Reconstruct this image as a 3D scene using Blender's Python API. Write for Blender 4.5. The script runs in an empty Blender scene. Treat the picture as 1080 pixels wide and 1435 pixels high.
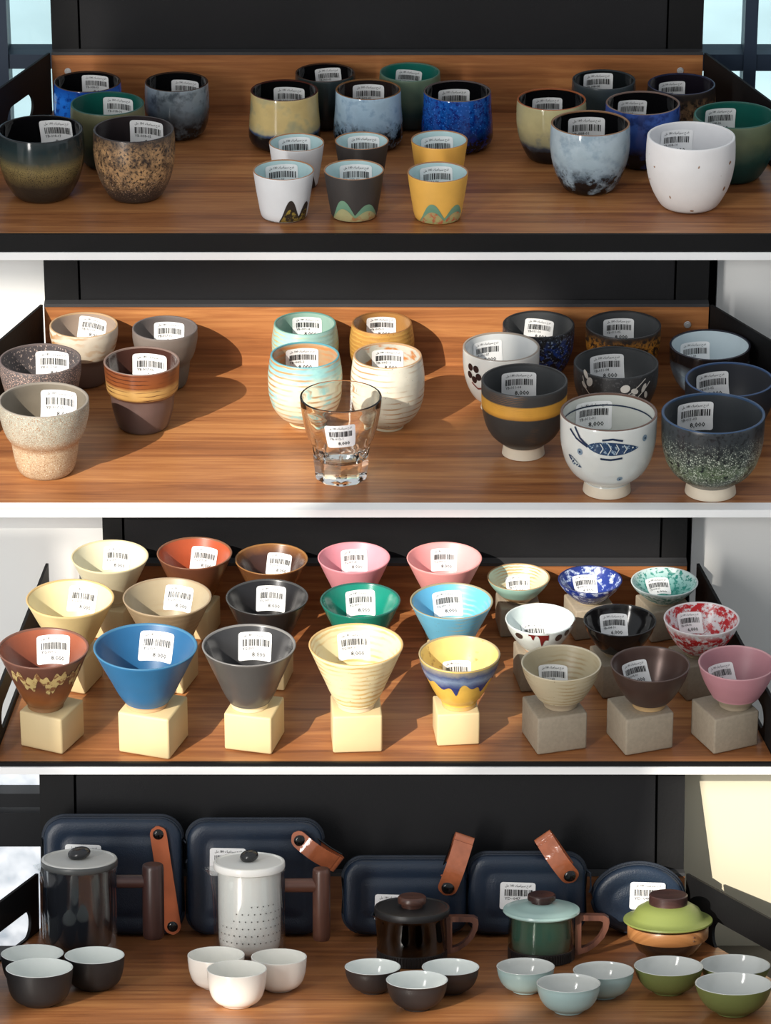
import bpy, bmesh, math, random
import numpy as np
from mathutils import Vector, Matrix
from mathutils.geometry import tessellate_polygon

random.seed(7)
scene = bpy.context.scene
COL = scene.collection

# ------------------------------------------------------------------ camera
IW, IH = 1080.0, 1435.0
F = 5500.0
PITCH = math.radians(25)
DIST = F / 1350.0
cam = bpy.data.cameras.new('camera')
cam.sensor_fit = 'VERTICAL'
cam.sensor_height = 36.0
cam.lens = 36.0 * F / IH
cam.clip_start = 0.05
cam_ob = bpy.data.objects.new('camera', cam)
COL.objects.link(cam_ob)
CAM = Vector((0, -DIST * math.cos(PITCH), DIST * math.sin(PITCH)))
cam_ob.location = CAM
cam_ob.rotation_euler = (math.pi / 2 - PITCH, 0, 0)
scene.camera = cam_ob
FWD = Vector((0, math.cos(PITCH), -math.sin(PITCH)))
UP = Vector((0, math.sin(PITCH), math.cos(PITCH)))
RIGHT = Vector((1, 0, 0))

# ------------------------------------------------------------------ world, sun, lights, exposure
vs = scene.view_settings
vs.view_transform = 'Standard'
vs.look = 'None'
vs.gamma = 1.0
vs.use_curve_mapping = False
vs.exposure = 0.0
world = bpy.data.worlds.new('world')
scene.world = world
world.use_nodes = True
bg = world.node_tree.nodes['Background']
bg.inputs[0].default_value = (0.90, 0.95, 1.0, 1)
bg.inputs[1].default_value = 0.60
SUN_AZ = math.radians(35)
SUN_EL = math.radians(33)
SUND = Vector((math.sin(SUN_AZ) * math.cos(SUN_EL), math.cos(SUN_AZ) * math.cos(SUN_EL), -math.sin(SUN_EL)))
sun = bpy.data.lights.new('sun', 'SUN')
sun.energy = 6.2
sun.angle = math.radians(0.35)
sun.color = (1.0, 0.93, 0.82)
sun_ob = bpy.data.objects.new('sun', sun)
COL.objects.link(sun_ob)
sun_ob.rotation_euler = SUND.to_track_quat('-Z', 'Y').to_euler()
sun_ob.location = (-3, -7, 6)
area = bpy.data.lights.new('window_daylight', 'AREA')
area.energy = 185
area.shape = 'RECTANGLE'
area.size = 0.5
area.size_y = 4.2
area.color = (1.0, 0.97, 0.93)
area_ob = bpy.data.objects.new('window_daylight', area)
COL.objects.link(area_ob)
area_ob.location = (-2.7, -4.3, 1.15)
area_ob.rotation_euler = (math.pi / 2, 0, math.radians(-32))

# ------------------------------------------------------------------ pixel -> place helpers
def ray(px, py):
    return (FWD * F + RIGHT * (px - IW / 2) + UP * (IH / 2 - py)).normalized()

def proj(P):
    d = P - CAM
    k = F / d.dot(FWD)
    return IW / 2 + d.dot(RIGHT) * k, IH / 2 - d.dot(UP) * k

def hit(P0, n, px, py):
    d = ray(px, py)
    return CAM + d * ((P0 - CAM).dot(n) / d.dot(n))

def mpp(P):
    return (P - CAM).dot(FWD) / F

# ------------------------------------------------------------------ materials
def lin(c):
    out = []
    for v in c[:3]:
        v = v / 255.0
        out.append(v / 12.92 if v <= 0.04045 else ((v + 0.055) / 1.055) ** 2.4)
    return (out[0], out[1], out[2], 1.0)

def new_mat(name):
    m = bpy.data.materials.new(name)
    m.use_nodes = True
    return m, m.node_tree.nodes, m.node_tree.links, m.node_tree.nodes['Principled BSDF']

MC = {}
def plain(name, col, rough=0.5, metal=0.0, coat=0.0, vary=0.0, vscale=40.0, bump=0.0, bscale=300.0):
    if name in MC:
        return MC[name]
    m, N, L, b = new_mat(name)
    b.inputs['Base Color'].default_value = lin(col)
    b.inputs['Roughness'].default_value = rough
    b.inputs['Metallic'].default_value = metal
    b.inputs['Coat Weight'].default_value = coat
    b.inputs['Coat Roughness'].default_value = 0.08
    if vary > 0 or bump > 0:
        tc = N.new('ShaderNodeTexCoord')
    if vary > 0:
        n = N.new('ShaderNodeTexNoise'); n.inputs['Scale'].default_value = vscale
        n.inputs['Detail'].default_value = 4
        L.new(tc.outputs['Object'], n.inputs['Vector'])
        hsv = N.new('ShaderNodeHueSaturation'); hsv.inputs['Color'].default_value = lin(col)
        mr = N.new('ShaderNodeMapRange'); mr.inputs[1].default_value = 0.3; mr.inputs[2].default_value = 0.7
        mr.inputs[3].default_value = 1 - vary; mr.inputs[4].default_value = 1 + vary
        L.new(n.outputs['Fac'], mr.inputs[0]); L.new(mr.outputs[0], hsv.inputs['Value'])
        L.new(hsv.outputs[0], b.inputs['Base Color'])
    if bump > 0:
        n2 = N.new('ShaderNodeTexNoise'); n2.inputs['Scale'].default_value = bscale
        L.new(tc.outputs['Object'], n2.inputs['Vector'])
        bp = N.new('ShaderNodeBump'); bp.inputs['Strength'].default_value = bump; bp.inputs['Distance'].default_value = 0.001
        L.new(n2.outputs['Fac'], bp.inputs['Height']); L.new(bp.outputs[0], b.inputs['Normal'])
    MC[name] = m
    return m

def glaze(name, H, stops, wob=0.05, wscale=45.0, rough=0.22, coat=0.0, mott=(), rings=None, bump=0.0, vary=0.08, wstretch=1.0, metal=0.0):
    """ceramic glaze: colour bands over the height of the pot with a wandering border,
    mottles / speckles by noise, throwing rings, fine relief"""
    m, N, L, b = new_mat(name)
    b.inputs['Roughness'].default_value = rough
    b.inputs['Metallic'].default_value = metal
    b.inputs['Coat Weight'].default_value = coat
    b.inputs['Coat Roughness'].default_value = 0.05
    tc = N.new('ShaderNodeTexCoord')
    sep = N.new('ShaderNodeSeparateXYZ'); L.new(tc.outputs['Object'], sep.inputs[0])
    mp = N.new('ShaderNodeMapping'); mp.inputs['Scale'].default_value = (1, 1, wstretch)
    L.new(tc.outputs['Object'], mp.inputs[0])
    n = N.new('ShaderNodeTexNoise'); n.inputs['Scale'].default_value = wscale
    n.inputs['Detail'].default_value = 6; n.inputs['Roughness'].default_value = 0.65
    L.new(mp.outputs[0], n.inputs['Vector'])
    zn = N.new('ShaderNodeMath'); zn.operation = 'DIVIDE'; L.new(sep.outputs['Z'], zn.inputs[0]); zn.inputs[1].default_value = H
    w1 = N.new('ShaderNodeMath'); w1.operation = 'MULTIPLY_ADD'
    L.new(n.outputs['Fac'], w1.inputs[0]); w1.inputs[1].default_value = wob * 4; w1.inputs[2].default_value = -wob * 2
    ad = N.new('ShaderNodeMath'); ad.operation = 'ADD'; L.new(zn.outputs[0], ad.inputs[0]); L.new(w1.outputs[0], ad.inputs[1])
    cr = N.new('ShaderNodeValToRGB')
    el = cr.color_ramp.elements
    stops = sorted(stops, key=lambda s: s[0])
    if len(stops) == 1:
        stops = [stops[0], (1.0, stops[0][1])]
    el[0].position = stops[0][0]; el[0].color = lin(stops[0][1])
    el[1].position = stops[-1][0]; el[1].color = lin(stops[-1][1])
    for p, c in stops[1:-1]:
        e = el.new(p); e.color = lin(c)
    L.new(ad.outputs[0], cr.inputs[0])
    cur = cr.outputs[0]
    def mixc(a, col, fac):
        mx = N.new('ShaderNodeMix'); mx.data_type = 'RGBA'
        L.new(fac, mx.inputs[0]); L.new(a, mx.inputs[6]); mx.inputs[7].default_value = lin(col)
        return mx.outputs[2]
    for q in mott:
        mpp_ = N.new('ShaderNodeMapping'); mpp_.inputs['Scale'].default_value = q.get('st', (1, 1, 1))
        mpp_.inputs['Location'].default_value = q.get('of', (0, 0, 0))
        L.new(tc.outputs['Object'], mpp_.inputs[0])
        nn = N.new('ShaderNodeTexNoise'); nn.inputs['Scale'].default_value = q['s']
        nn.inputs['Detail'].default_value = q.get('d', 3); nn.inputs['Roughness'].default_value = q.get('r', 0.6)
        L.new(mpp_.outputs[0], nn.inputs['Vector'])
        mr = N.new('ShaderNodeMapRange'); so = q.get('so', 0.03)
        mr.inputs[1].default_value = q['t'] - so; mr.inputs[2].default_value = q['t'] + so
        L.new(nn.outputs['Fac'], mr.inputs[0])
        fac = mr.outputs[0]
        if 'z' in q:
            lo, hi = q['z']; e = q.get('e', 0.12)
            a = N.new('ShaderNodeMapRange'); a.inputs[1].default_value = lo - e; a.inputs[2].default_value = lo + e
            c = N.new('ShaderNodeMapRange'); c.inputs[1].default_value = hi - e; c.inputs[2].default_value = hi + e
            c.inputs[3].default_value = 1; c.inputs[4].default_value = 0
            L.new(zn.outputs[0], a.inputs[0]); L.new(zn.outputs[0], c.inputs[0])
            m1 = N.new('ShaderNodeMath'); m1.operation = 'MULTIPLY'; L.new(a.outputs[0], m1.inputs[0]); L.new(c.outputs[0], m1.inputs[1])
            m2 = N.new('ShaderNodeMath'); m2.operation = 'MULTIPLY'; L.new(m1.outputs[0], m2.inputs[0]); L.new(fac, m2.inputs[1])
            fac = m2.outputs[0]
        cur = mixc(cur, q['c'], fac)
    hgt = None
    if rings:
        wv = N.new('ShaderNodeTexWave'); wv.wave_type = 'BANDS'; wv.bands_direction = 'Z'
        wv.inputs['Scale'].default_value = rings['n'] / H / 6.2832 * 2 * math.pi / 2 / math.pi * 3.14159
        wv.inputs['Distortion'].default_value = rings.get('dist', 3.0)
        wv.inputs['Detail'].default_value = 3; wv.inputs['Detail Scale'].default_value = rings.get('ds', 1.2)
        L.new(tc.outputs['Object'], wv.inputs['Vector'])
        mr = N.new('ShaderNodeMapRange'); t = rings.get('t', 0.75); so = rings.get('so', 0.15)
        mr.inputs[1].default_value = t - so; mr.inputs[2].default_value = t + so
        L.new(wv.outputs['Fac'], mr.inputs[0])
        nz = N.new('ShaderNodeTexNoise'); nz.inputs['Scale'].default_value = rings.get('ns', 25)
        L.new(tc.outputs['Object'], nz.inputs['Vector'])
        mr2 = N.new('ShaderNodeMapRange'); mr2.inputs[1].default_value = rings.get('br', 0.45) - 0.08; mr2.inputs[2].default_value = rings.get('br', 0.45) + 0.08
        L.new(nz.outputs['Fac'], mr2.inputs[0])
        mm = N.new('ShaderNodeMath'); mm.operation = 'MULTIPLY'; L.new(mr.outputs[0], mm.inputs[0]); L.new(mr2.outputs[0], mm.inputs[1])
        rf = mm.outputs[0]
        if 'z' in rings:
            lo, hi = rings['z']
            g1_ = N.new('ShaderNodeMath'); g1_.operation = 'GREATER_THAN'; L.new(zn.outputs[0], g1_.inputs[0]); g1_.inputs[1].default_value = lo
            g2_ = N.new('ShaderNodeMath'); g2_.operation = 'MULTIPLY'; L.new(g1_.outputs[0], g2_.inputs[0]); L.new(rf, g2_.inputs[1])
            rf = g2_.outputs[0]
        cur = mixc(cur, rings['c'], rf)
        hgt = wv.outputs['Fac']
    if vary > 0:
        n3 = N.new('ShaderNodeTexNoise'); n3.inputs['Scale'].default_value = 60; n3.inputs['Detail'].default_value = 5
        L.new(tc.outputs['Object'], n3.inputs['Vector'])
        mr = N.new('ShaderNodeMapRange'); mr.inputs[1].default_value = 0.3; mr.inputs[2].default_value = 0.7
        mr.inputs[3].default_value = 1 - vary; mr.inputs[4].default_value = 1 + vary
        L.new(n3.outputs['Fac'], mr.inputs[0])
        hs = N.new('ShaderNodeHueSaturation'); L.new(cur, hs.inputs['Color']); L.new(mr.outputs[0], hs.inputs['Value'])
        cur = hs.outputs[0]
    L.new(cur, b.inputs['Base Color'])
    if bump > 0:
        if hgt is None:
            nb = N.new('ShaderNodeTexNoise'); nb.inputs['Scale'].default_value = 500; nb.inputs['Detail'].default_value = 2
            L.new(tc.outputs['Object'], nb.inputs['Vector']); hgt = nb.outputs['Fac']
        bp = N.new('ShaderNodeBump'); bp.inputs['Strength'].default_value = bump; bp.inputs['Distance'].default_value = 0.001
        L.new(hgt, bp.inputs['Height']); L.new(bp.outputs[0], b.inputs['Normal'])
    return m

def wood(name, c_dark, c_mid, c_light, strip=0.032, rough=0.34, gs=1.0, axis='X'):
    m, N, L, b = new_mat(name)
    tc = N.new('ShaderNodeTexCoord')
    sep = N.new('ShaderNodeSeparateXYZ'); L.new(tc.outputs['Object'], sep.inputs[0])
    a = {'X': 'X', 'Y': 'Y', 'Z': 'Z'}[axis]
    others = [q for q in 'XYZ' if q != a]
    su = N.new('ShaderNodeMath'); su.operation = 'ADD'
    L.new(sep.outputs[others[0]], su.inputs[0]); L.new(sep.outputs[others[1]], su.inputs[1])
    dv = N.new('ShaderNodeMath'); dv.operation = 'DIVIDE'; L.new(su.outputs[0], dv.inputs[0]); dv.inputs[1].default_value = strip
    fl = N.new('ShaderNodeMath'); fl.operation = 'FLOOR'; L.new(dv.outputs[0], fl.inputs[0])
    wn = N.new('ShaderNodeTexWhiteNoise'); wn.noise_dimensions = '1D'; L.new(fl.outputs[0], wn.inputs['W'])
    cb = N.new('ShaderNodeCombineXYZ')
    ml = N.new('ShaderNodeMath'); ml.operation = 'MULTIPLY_ADD'; L.new(sep.outputs[a], ml.inputs[0]); ml.inputs[1].default_value = 5.0 * gs
    of = N.new('ShaderNodeMath'); of.operation = 'MULTIPLY'; L.new(wn.outputs['Value'], of.inputs[0]); of.inputs[1].default_value = 37.0
    L.new(of.outputs[0], ml.inputs[2])
    m2 = N.new('ShaderNodeMath'); m2.operation = 'MULTIPLY'; L.new(su.outputs[0], m2.inputs[0]); m2.inputs[1].default_value = 95.0 * gs
    L.new(ml.outputs[0], cb.inputs[0]); L.new(m2.outputs[0], cb.inputs[1])
    n = N.new('ShaderNodeTexNoise'); n.inputs['Scale'].default_value = 1.0; n.inputs['Detail'].default_value = 7; n.inputs['Roughness'].default_value = 0.62
    n.inputs['Distortion'].default_value = 0.9
    L.new(cb.outputs[0], n.inputs['Vector'])
    m3 = N.new('ShaderNodeMath'); m3.operation = 'MULTIPLY_ADD'; L.new(wn.outputs['Value'], m3.inputs[0]); m3.inputs[1].default_value = 0.22; m3.inputs[2].default_value = -0.11
    ad = N.new('ShaderNodeMath'); ad.operation = 'ADD'; L.new(n.outputs['Fac'], ad.inputs[0]); L.new(m3.outputs[0], ad.inputs[1])
    cr = N.new('ShaderNodeValToRGB'); e = cr.color_ramp.elements
    e[0].position = 0.28; e[0].color = lin(c_dark); e[1].position = 0.72; e[1].color = lin(c_light)
    q = e.new(0.5); q.color = lin(c_mid)
    L.new(ad.outputs[0], cr.inputs[0]); L.new(cr.outputs[0], b.inputs['Base Color'])
    b.inputs['Roughness'].default_value = rough
    bp = N.new('ShaderNodeBump'); bp.inputs['Strength'].default_value = 0.12; bp.inputs['Distance'].default_value = 0.001
    L.new(n.outputs['Fac'], bp.inputs['Height']); L.new(bp.outputs[0], b.inputs['Normal'])
    return m

def thin_glass(name, tint, refl=0.12, rough=0.02):
    m, N, L, b = new_mat(name)
    out = N['Material Output']
    tr = N.new('ShaderNodeBsdfTransparent'); tr.inputs[0].default_value = lin(tint)
    gl = N.new('ShaderNodeBsdfGlossy'); gl.inputs['Roughness'].default_value = rough; gl.inputs[0].default_value = (1, 1, 1, 1)
    lw = N.new('ShaderNodeLayerWeight'); lw.inputs[0].default_value = 0.35
    mr = N.new('ShaderNodeMapRange'); mr.inputs[3].default_value = refl * 0.4; mr.inputs[4].default_value = min(1, refl * 6)
    L.new(lw.outputs['Facing'], mr.inputs[0])
    mx = N.new('ShaderNodeMixShader'); L.new(mr.outputs[0], mx.inputs[0]); L.new(tr.outputs[0], mx.inputs[1]); L.new(gl.outputs[0], mx.inputs[2])
    L.new(mx.outputs[0], out.inputs['Surface'])
    N.remove(b)
    return m

def real_glass(name, col=(250, 252, 250)):
    m, N, L, b = new_mat(name)
    b.inputs['Base Color'].default_value = lin(col)
    b.inputs['Roughness'].default_value = 0.0
    b.inputs['IOR'].default_value = 1.45
    b.inputs['Transmission Weight'].default_value = 1.0
    return m

M_WOOD = wood('walnut laminate', (122, 74, 43), (156, 100, 59), (184, 127, 77))
M_BLACK = plain('black powder coat', (18, 18, 19), 0.6, bump=0.15)
M_PANEL = plain('black melamine panel', (25, 25, 27), 0.55, bump=0.2, bscale=900, vary=0.06, vscale=8)
for m_ in (M_BLACK, M_PANEL):
    m_.node_tree.nodes['Principled BSDF'].inputs['Specular IOR Level'].default_value = 0.22
M_LEDGE = plain('dark grey edging', (52, 52, 54), 0.5)
M_WHITE = plain('white painted rail', (250, 250, 250), 0.5)
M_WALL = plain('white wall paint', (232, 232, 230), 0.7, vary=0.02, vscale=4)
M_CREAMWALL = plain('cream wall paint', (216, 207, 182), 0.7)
M_STEEL = plain('bright steel', (196, 196, 196), 0.4, metal=0.4)
M_PAPER = plain('white sticker paper', (243, 243, 243), 0.45)
M_INK = plain('black ink', (18, 18, 20), 0.6)
M_FLOOR = plain('dark grey floor', (70, 70, 72), 0.6)

# ------------------------------------------------------------------ mesh helpers
class MB:
    def __init__(self):
        self.v = []; self.f = []; self.m = []
    def add(self, v, f, m=0):
        o = len(self.v)
        self.v += [tuple(p) for p in v]
        for q in f:
            self.f.append(tuple(i + o for i in q)); self.m.append(m)
        return self
    def box(self, a, b, m=0):
        x0, y0, z0 = a; x1, y1, z1 = b
        v = [(x0, y0, z0), (x1, y0, z0), (x1, y1, z0), (x0, y1, z0), (x0, y0, z1), (x1, y0, z1), (x1, y1, z1), (x0, y1, z1)]
        return self.add(v, [(3, 2, 1, 0), (4, 5, 6, 7), (0, 1, 5, 4), (1, 2, 6, 5), (2, 3, 7, 6), (3, 0, 4, 7)], m)
    def lathe(self, prof, seg=56, ms=None, close=False, mod=None):
        """prof: list of (r, z); quads go from each profile point to the next"""
        o = len(self.v)
        n = len(prof)
        for (r, z) in prof:
            for k in range(seg):
                a = 2 * math.pi * k / seg
                rr = r * (mod(a, r, z) if mod else 1.0)
                self.v.append((rr * math.sin(a), -rr * math.cos(a), z))
        for i in range(n - 1 if not close else n):
            j = (i + 1) % n
            for k in range(seg):
                k2 = (k + 1) % seg
                self.f.append((o + i * seg + k, o + i * seg + k2, o + j * seg + k2, o + j * seg + k))
                self.m.append(ms[i] if ms else 0)
        return self
    def cap(self, seg, ring_start, m=0, flip=False):
        ids = [ring_start + k for k in range(seg)]
        self.f.append(tuple(reversed(ids) if flip else ids)); self.m.append(m)
    def tube(self, pts, r, seg=8, m=0, caps=True):
        pts = [Vector(p) for p in pts]
        rs = r if isinstance(r, (list, tuple)) else [r] * len(pts)
        o = len(self.v)
        ref = Vector((0, 0, 1))
        d0 = (pts[1] - pts[0]).normalized()
        if abs(d0.dot(ref)) > 0.9:
            ref = Vector((0, 1, 0))
        for i, p in enumerate(pts):
            d = (pts[min(i + 1, len(pts) - 1)] - pts[max(i - 1, 0)]).normalized()
            a = d.cross(ref).normalized(); b = a.cross(d).normalized()
            for k in range(seg):
                t = 2 * math.pi * k / seg
                self.v.append(tuple(p + (a * math.cos(t) + b * math.sin(t)) * rs[i]))
        for i in range(len(pts) - 1):
            for k in range(seg):
                k2 = (k + 1) % seg
                self.f.append((o + i * seg + k, o + i * seg + k2, o + (i + 1) * seg + k2, o + (i + 1) * seg + k)); self.m.append(m)
        if caps:
            self.f.append(tuple(o + k for k in reversed(range(seg)))); self.m.append(m)
            e = o + (len(pts) - 1) * seg
            self.f.append(tuple(e + k for k in range(seg))); self.m.append(m)
        return self
    def build(self, name, mats, parent=None, smooth=True, angle=40):
        me = bpy.data.meshes.new(name)
        me.from_pydata(self.v, [], self.f)
        for q in (mats if isinstance(mats, (list, tuple)) else [mats]):
            me.materials.append(q)
        me.polygons.foreach_set('material_index', self.m)
        bm = bmesh.new(); bm.from_mesh(me)
        bmesh.ops.recalc_face_normals(bm, faces=bm.faces) if parent is not None or True else None
        bm.to_mesh(me); bm.free()
        if smooth:
            me.polygons.foreach_set('use_smooth', [True] * len(me.polygons))
            me.set_sharp_from_angle(angle=math.radians(angle))
        me.update()
        ob = bpy.data.objects.new(name, me)
        COL.objects.link(ob)
        if parent is not None:
            ob.parent = parent
        return ob

def rbox(name, w, d, h, bev, mat, parent=None, z0=0.0, seg=2):
    """box with rounded edges, base at z0, centred in x and y"""
    me = bpy.data.meshes.new(name)
    bm = bmesh.new()
    bmesh.ops.create_cube(bm, size=1.0)
    for v in bm.verts:
        v.co = Vector((v.co.x * w, v.co.y * d, (v.co.z + 0.5) * h + z0))
    bmesh.ops.bevel(bm, geom=list(bm.edges), offset=bev, segments=seg, affect='EDGES', profile=0.5)
    bm.to_mesh(me); bm.free()
    me.materials.append(mat)
    me.polygons.foreach_set('use_smooth', [True] * len(me.polygons))
    me.set_sharp_from_angle(angle=math.radians(50))
    ob = bpy.data.objects.new(name, me); COL.objects.link(ob)
    if parent is not None:
        ob.parent = parent
    return ob

def tag(o, label, cat, group=None):
    o['label'] = label; o['category'] = cat
    if group:
        o['group'] = group
    return o

def struct(o, label=None, cat=None):
    o['kind'] = 'structure'
    if label:
        o['label'] = label
    if cat:
        o['category'] = cat
    return o

def empty(name, loc, rx=0.0, rz=0.0):
    o = bpy.data.objects.new(name, None)
    o.empty_display_size = 0.02
    o.rotation_mode = 'ZYX'
    o.location = loc
    o.rotation_euler = (rx, 0, rz)
    COL.objects.link(o)
    return o

def catmull(pts, n):
    """smooth resample of (t, r) control points, monotone in t"""
    t = np.array([p[0] for p in pts]); r = np.array([p[1] for p in pts])
    h = np.diff(t); d = np.diff(r) / h
    m = np.zeros(len(t)); m[0] = d[0]; m[-1] = d[-1]
    for i in range(1, len(t) - 1):
        if d[i - 1] * d[i] > 0:
            w1 = 2 * h[i] + h[i - 1]; w2 = h[i] + 2 * h[i - 1]
            m[i] = (w1 + w2) / (w1 / d[i - 1] + w2 / d[i])
    ts = sorted(set(np.round(np.linspace(0, 1, n), 5).tolist() + t.tolist()))
    out = []
    for x in ts:
        i = min(max(np.searchsorted(t, x) - 1, 0), len(h) - 1)
        s = (x - t[i]) / h[i]
        h00 = 2 * s**3 - 3 * s**2 + 1; h10 = s**3 - 2 * s**2 + s; h01 = -2 * s**3 + 3 * s**2; h11 = s**3 - s**2
        out.append((float(x), float(h00 * r[i] + h10 * h[i] * m[i] + h01 * r[i + 1] + h11 * h[i] * m[i + 1])))
    return out

# ------------------------------------------------------------------ the tiers
NUP = Vector((0, 0, 1))
class Tier:
    pass
TILT = math.radians(14.5)
T = {}
Yc = 0.0
WALL = Vector((0, -1, 0))
def vhit(Y, px, py):
    return hit(Vector((0, Y, 0)), WALL, px, py)

BT = 0.012   # back board thickness
# tier 2: front edge on the plane Y=0 at pixel 712
t2 = Tier(); t2.z = vhit(0, 540, 712).z; t2.n = NUP.copy(); t2.ey = Vector((0, 1, 0)); t2.P0 = Vector((0, 0, t2.z)); t2.tilt = 0
t2.yf = 0.0; t2.yb = hit(t2.P0, t2.n, 540, 512).y
# tier 1
t1 = Tier(); Yw2 = t2.yb + BT; t1.z = vhit(Yw2, 540, 327).z; t1.n = NUP.copy(); t1.ey = Vector((0, 1, 0)); t1.P0 = Vector((0, Yw2, t1.z)); t1.tilt = 0
t1.yf = Yw2; t1.yb = hit(t1.P0, t1.n, 540, 158).y
# tier 3: back wall on Y=0
t3 = Tier(); t3.yb = -BT; t3.z = vhit(-BT, 540, 855).z; t3.n = NUP.copy(); t3.ey = Vector((0, 1, 0)); t3.P0 = Vector((0, -BT, t3.z)); t3.tilt = 0
t3.yf = hit(t3.P0, t3.n, 540, 1067).y
# tier 4: raked back
t4 = Tier(); t4.tilt = TILT; t4.n = Vector((0, math.sin(TILT), math.cos(TILT))); t4.ey = Vector((0, math.cos(TILT), -math.sin(TILT)))
W4top = vhit(t3.yf, 540, 1085)
jun = hit(W4top - t4.ey * BT, t4.ey, 540, 1304)      # foot of the back board
t4.P0 = jun; t4.z = jun.z; t4.yb = jun.y
T = {1: t1, 2: t2, 3: t3, 4: t4}

def floor_hit(k, px, py, dz=0.0):
    t = T[k]
    return hit(t.P0 + t.n * dz, t.n, px, py)

# local coordinates of tier 4 (back foot = origin)
def loc4(x, y, z):
    return Vector((x, t4.P0.y, t4.P0.z)) + t4.ey * y + t4.n * z

def tier_local_front(k, py=None):
    return None

# ------------------------------------------------------------------ structure: shelves
def plate(mb, A, B, n, H, th, slot=None, m=0, zlift=0.0):
    """upright side plate from floor point A (back) to B (front), height H along n,
    with an optional rounded slot (u0,u1,v0,v1 as fractions of length / height)"""
    d = (B - A); Ln = d.length; d.normalize()
    side = d.cross(n).normalized() * th
    def P(u, v, s):
        return A + d * (u * Ln) + n * (v * H) + side * s
    if not slot:
        v = [P(0, 0, 0), P(1, 0, 0), P(1, 1, 0), P(0, 1, 0), P(0, 0, 1), P(1, 0, 1), P(1, 1, 1), P(0, 1, 1)]
        mb.add(v, [(0, 1, 2, 3), (7, 6, 5, 4), (0, 4, 5, 1), (1, 5, 6, 2), (2, 6, 7, 3), (3, 7, 4, 0)], m)
        return
    u0, u1, v0, v1 = slot
    # slot as a ring of points, outer as matching ring -> quads
    N_ = 32
    ru = (v1 - v0) / 2 * H / Ln
    inner = []; outer = []
    cu0, cu1, cv = u0 + ru, u1 - ru, (v0 + v1) / 2
    for k in range(N_):
        a = 2 * math.pi * k / N_
        c, s = math.cos(a), math.sin(a)
        iu = (cu1 if c >= 0 else cu0) + ru * c
        iv = cv + (v1 - v0) / 2 * s
        inner.append((iu, iv))
        uc, vc = (u0 + u1) / 2, cv
        # cast to the outer rectangle
        du, dv = iu - uc, iv - vc
        tt = 1e9
        if du > 1e-9: tt = min(tt, (1 - uc) / du)
        if du < -1e-9: tt = min(tt, (0 - uc) / du)
        if dv > 1e-9: tt = min(tt, (1 - vc) / dv)
        if dv < -1e-9: tt = min(tt, (0 - vc) / dv)
        outer.append([uc + du * tt, vc + dv * tt])
    for cx, cy in ((0, 0), (1, 0), (1, 1), (0, 1)):
        best = min(range(N_), key=lambda k: (outer[k][0] - cx) ** 2 + (outer[k][1] - cy) ** 2)
        outer[best] = [cx, cy]
    v = [P(a, b, 0) for a, b in inner] + [P(a, b, 0) for a, b in outer] + [P(a, b, 1) for a, b in inner] + [P(a, b, 1) for a, b in outer]
    f = []
    for k in range(N_):
        q = (k + 1) % N_
        f += [(k, q, N_ + q, N_ + k), (2 * N_ + k, 3 * N_ + k, 3 * N_ + q, 2 * N_ + q),
              (k, 2 * N_ + k, 2 * N_ + q, q), (N_ + k, N_ + q, 3 * N_ + q, 3 * N_ + k)]
    mb.add(v, f, m)

def world_part(mb, name, mat, root, smooth=False):
    """build from world coordinates, then express relative to the parent"""
    Mi = root.matrix_basis.inverted()
    mb.v = [tuple(Mi @ Vector(p)) for p in mb.v]
    return mb.build(name, mat, root, smooth=smooth, angle=30)

def hex_face(mb, pts_bottom, pts_top, m=0):
    n = len(pts_bottom)
    v = list(pts_bottom) + list(pts_top)
    f = [tuple(reversed(range(n))), tuple(range(n, 2 * n))]
    for k in range(n):
        q = (k + 1) % n
        f.append((k, q, n + q, n + k))
    mb.add(v, f, m)

FLOOR_Z = -1.0
TIER_INFO = {
    # back-left px, back-right px, junction py, front-left(px,py), front-right(px,py), board top py, wall top py, bracket H px, seams
    1: dict(xl=75, xr=982, jy=158, fl=(-150, 327), fr=(1200, 327), bt=77, wt=-60, seams=(112, 934), slotl=(0.12, 0.29, 0.3, 0.66), slotr=(0.35, 0.62, 0.25, 0.6),
            label='topmost walnut shelf with black back panel, side plates and black front lip'),
    2: dict(xl=65, xr=990, jy=512, fl=(-160, 712), fr=(1310, 712), bt=430, wt=364.5, seams=(112, 945), slotl=(0.5, 0.75, 0.3, 0.62), slotr=(0.42, 0.8, 0.25, 0.6),
            label='second walnut shelf from the top, holding the striped cups and clear glass'),
    3: dict(pb=(72, 972), xl=146, xr=960, jy=855, fl=(-8, 1067), fr=(1085, 1067), bt=793, wt=725.5, seams=(174, 925), slotl=(0.45, 0.85, 0.2, 0.62), slotr=(0.45, 0.85, 0.2, 0.6),
            label='third walnut shelf from the top, holding the conical bowls on cubes'),
    4: dict(xl=57, xr=958, jy=1304, fl=(-190, 1500), fr=(1300, 1500), bt=1228, wt=1085.5, seams=(105, 920), slotl=(0.05, 0.36, 0.26, 0.62), slotr=(0.12, 0.6, 0.2, 0.6),
            label='lowest walnut shelf with black back panel, holding teapots and zip cases'),
}
SH = {}
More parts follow.
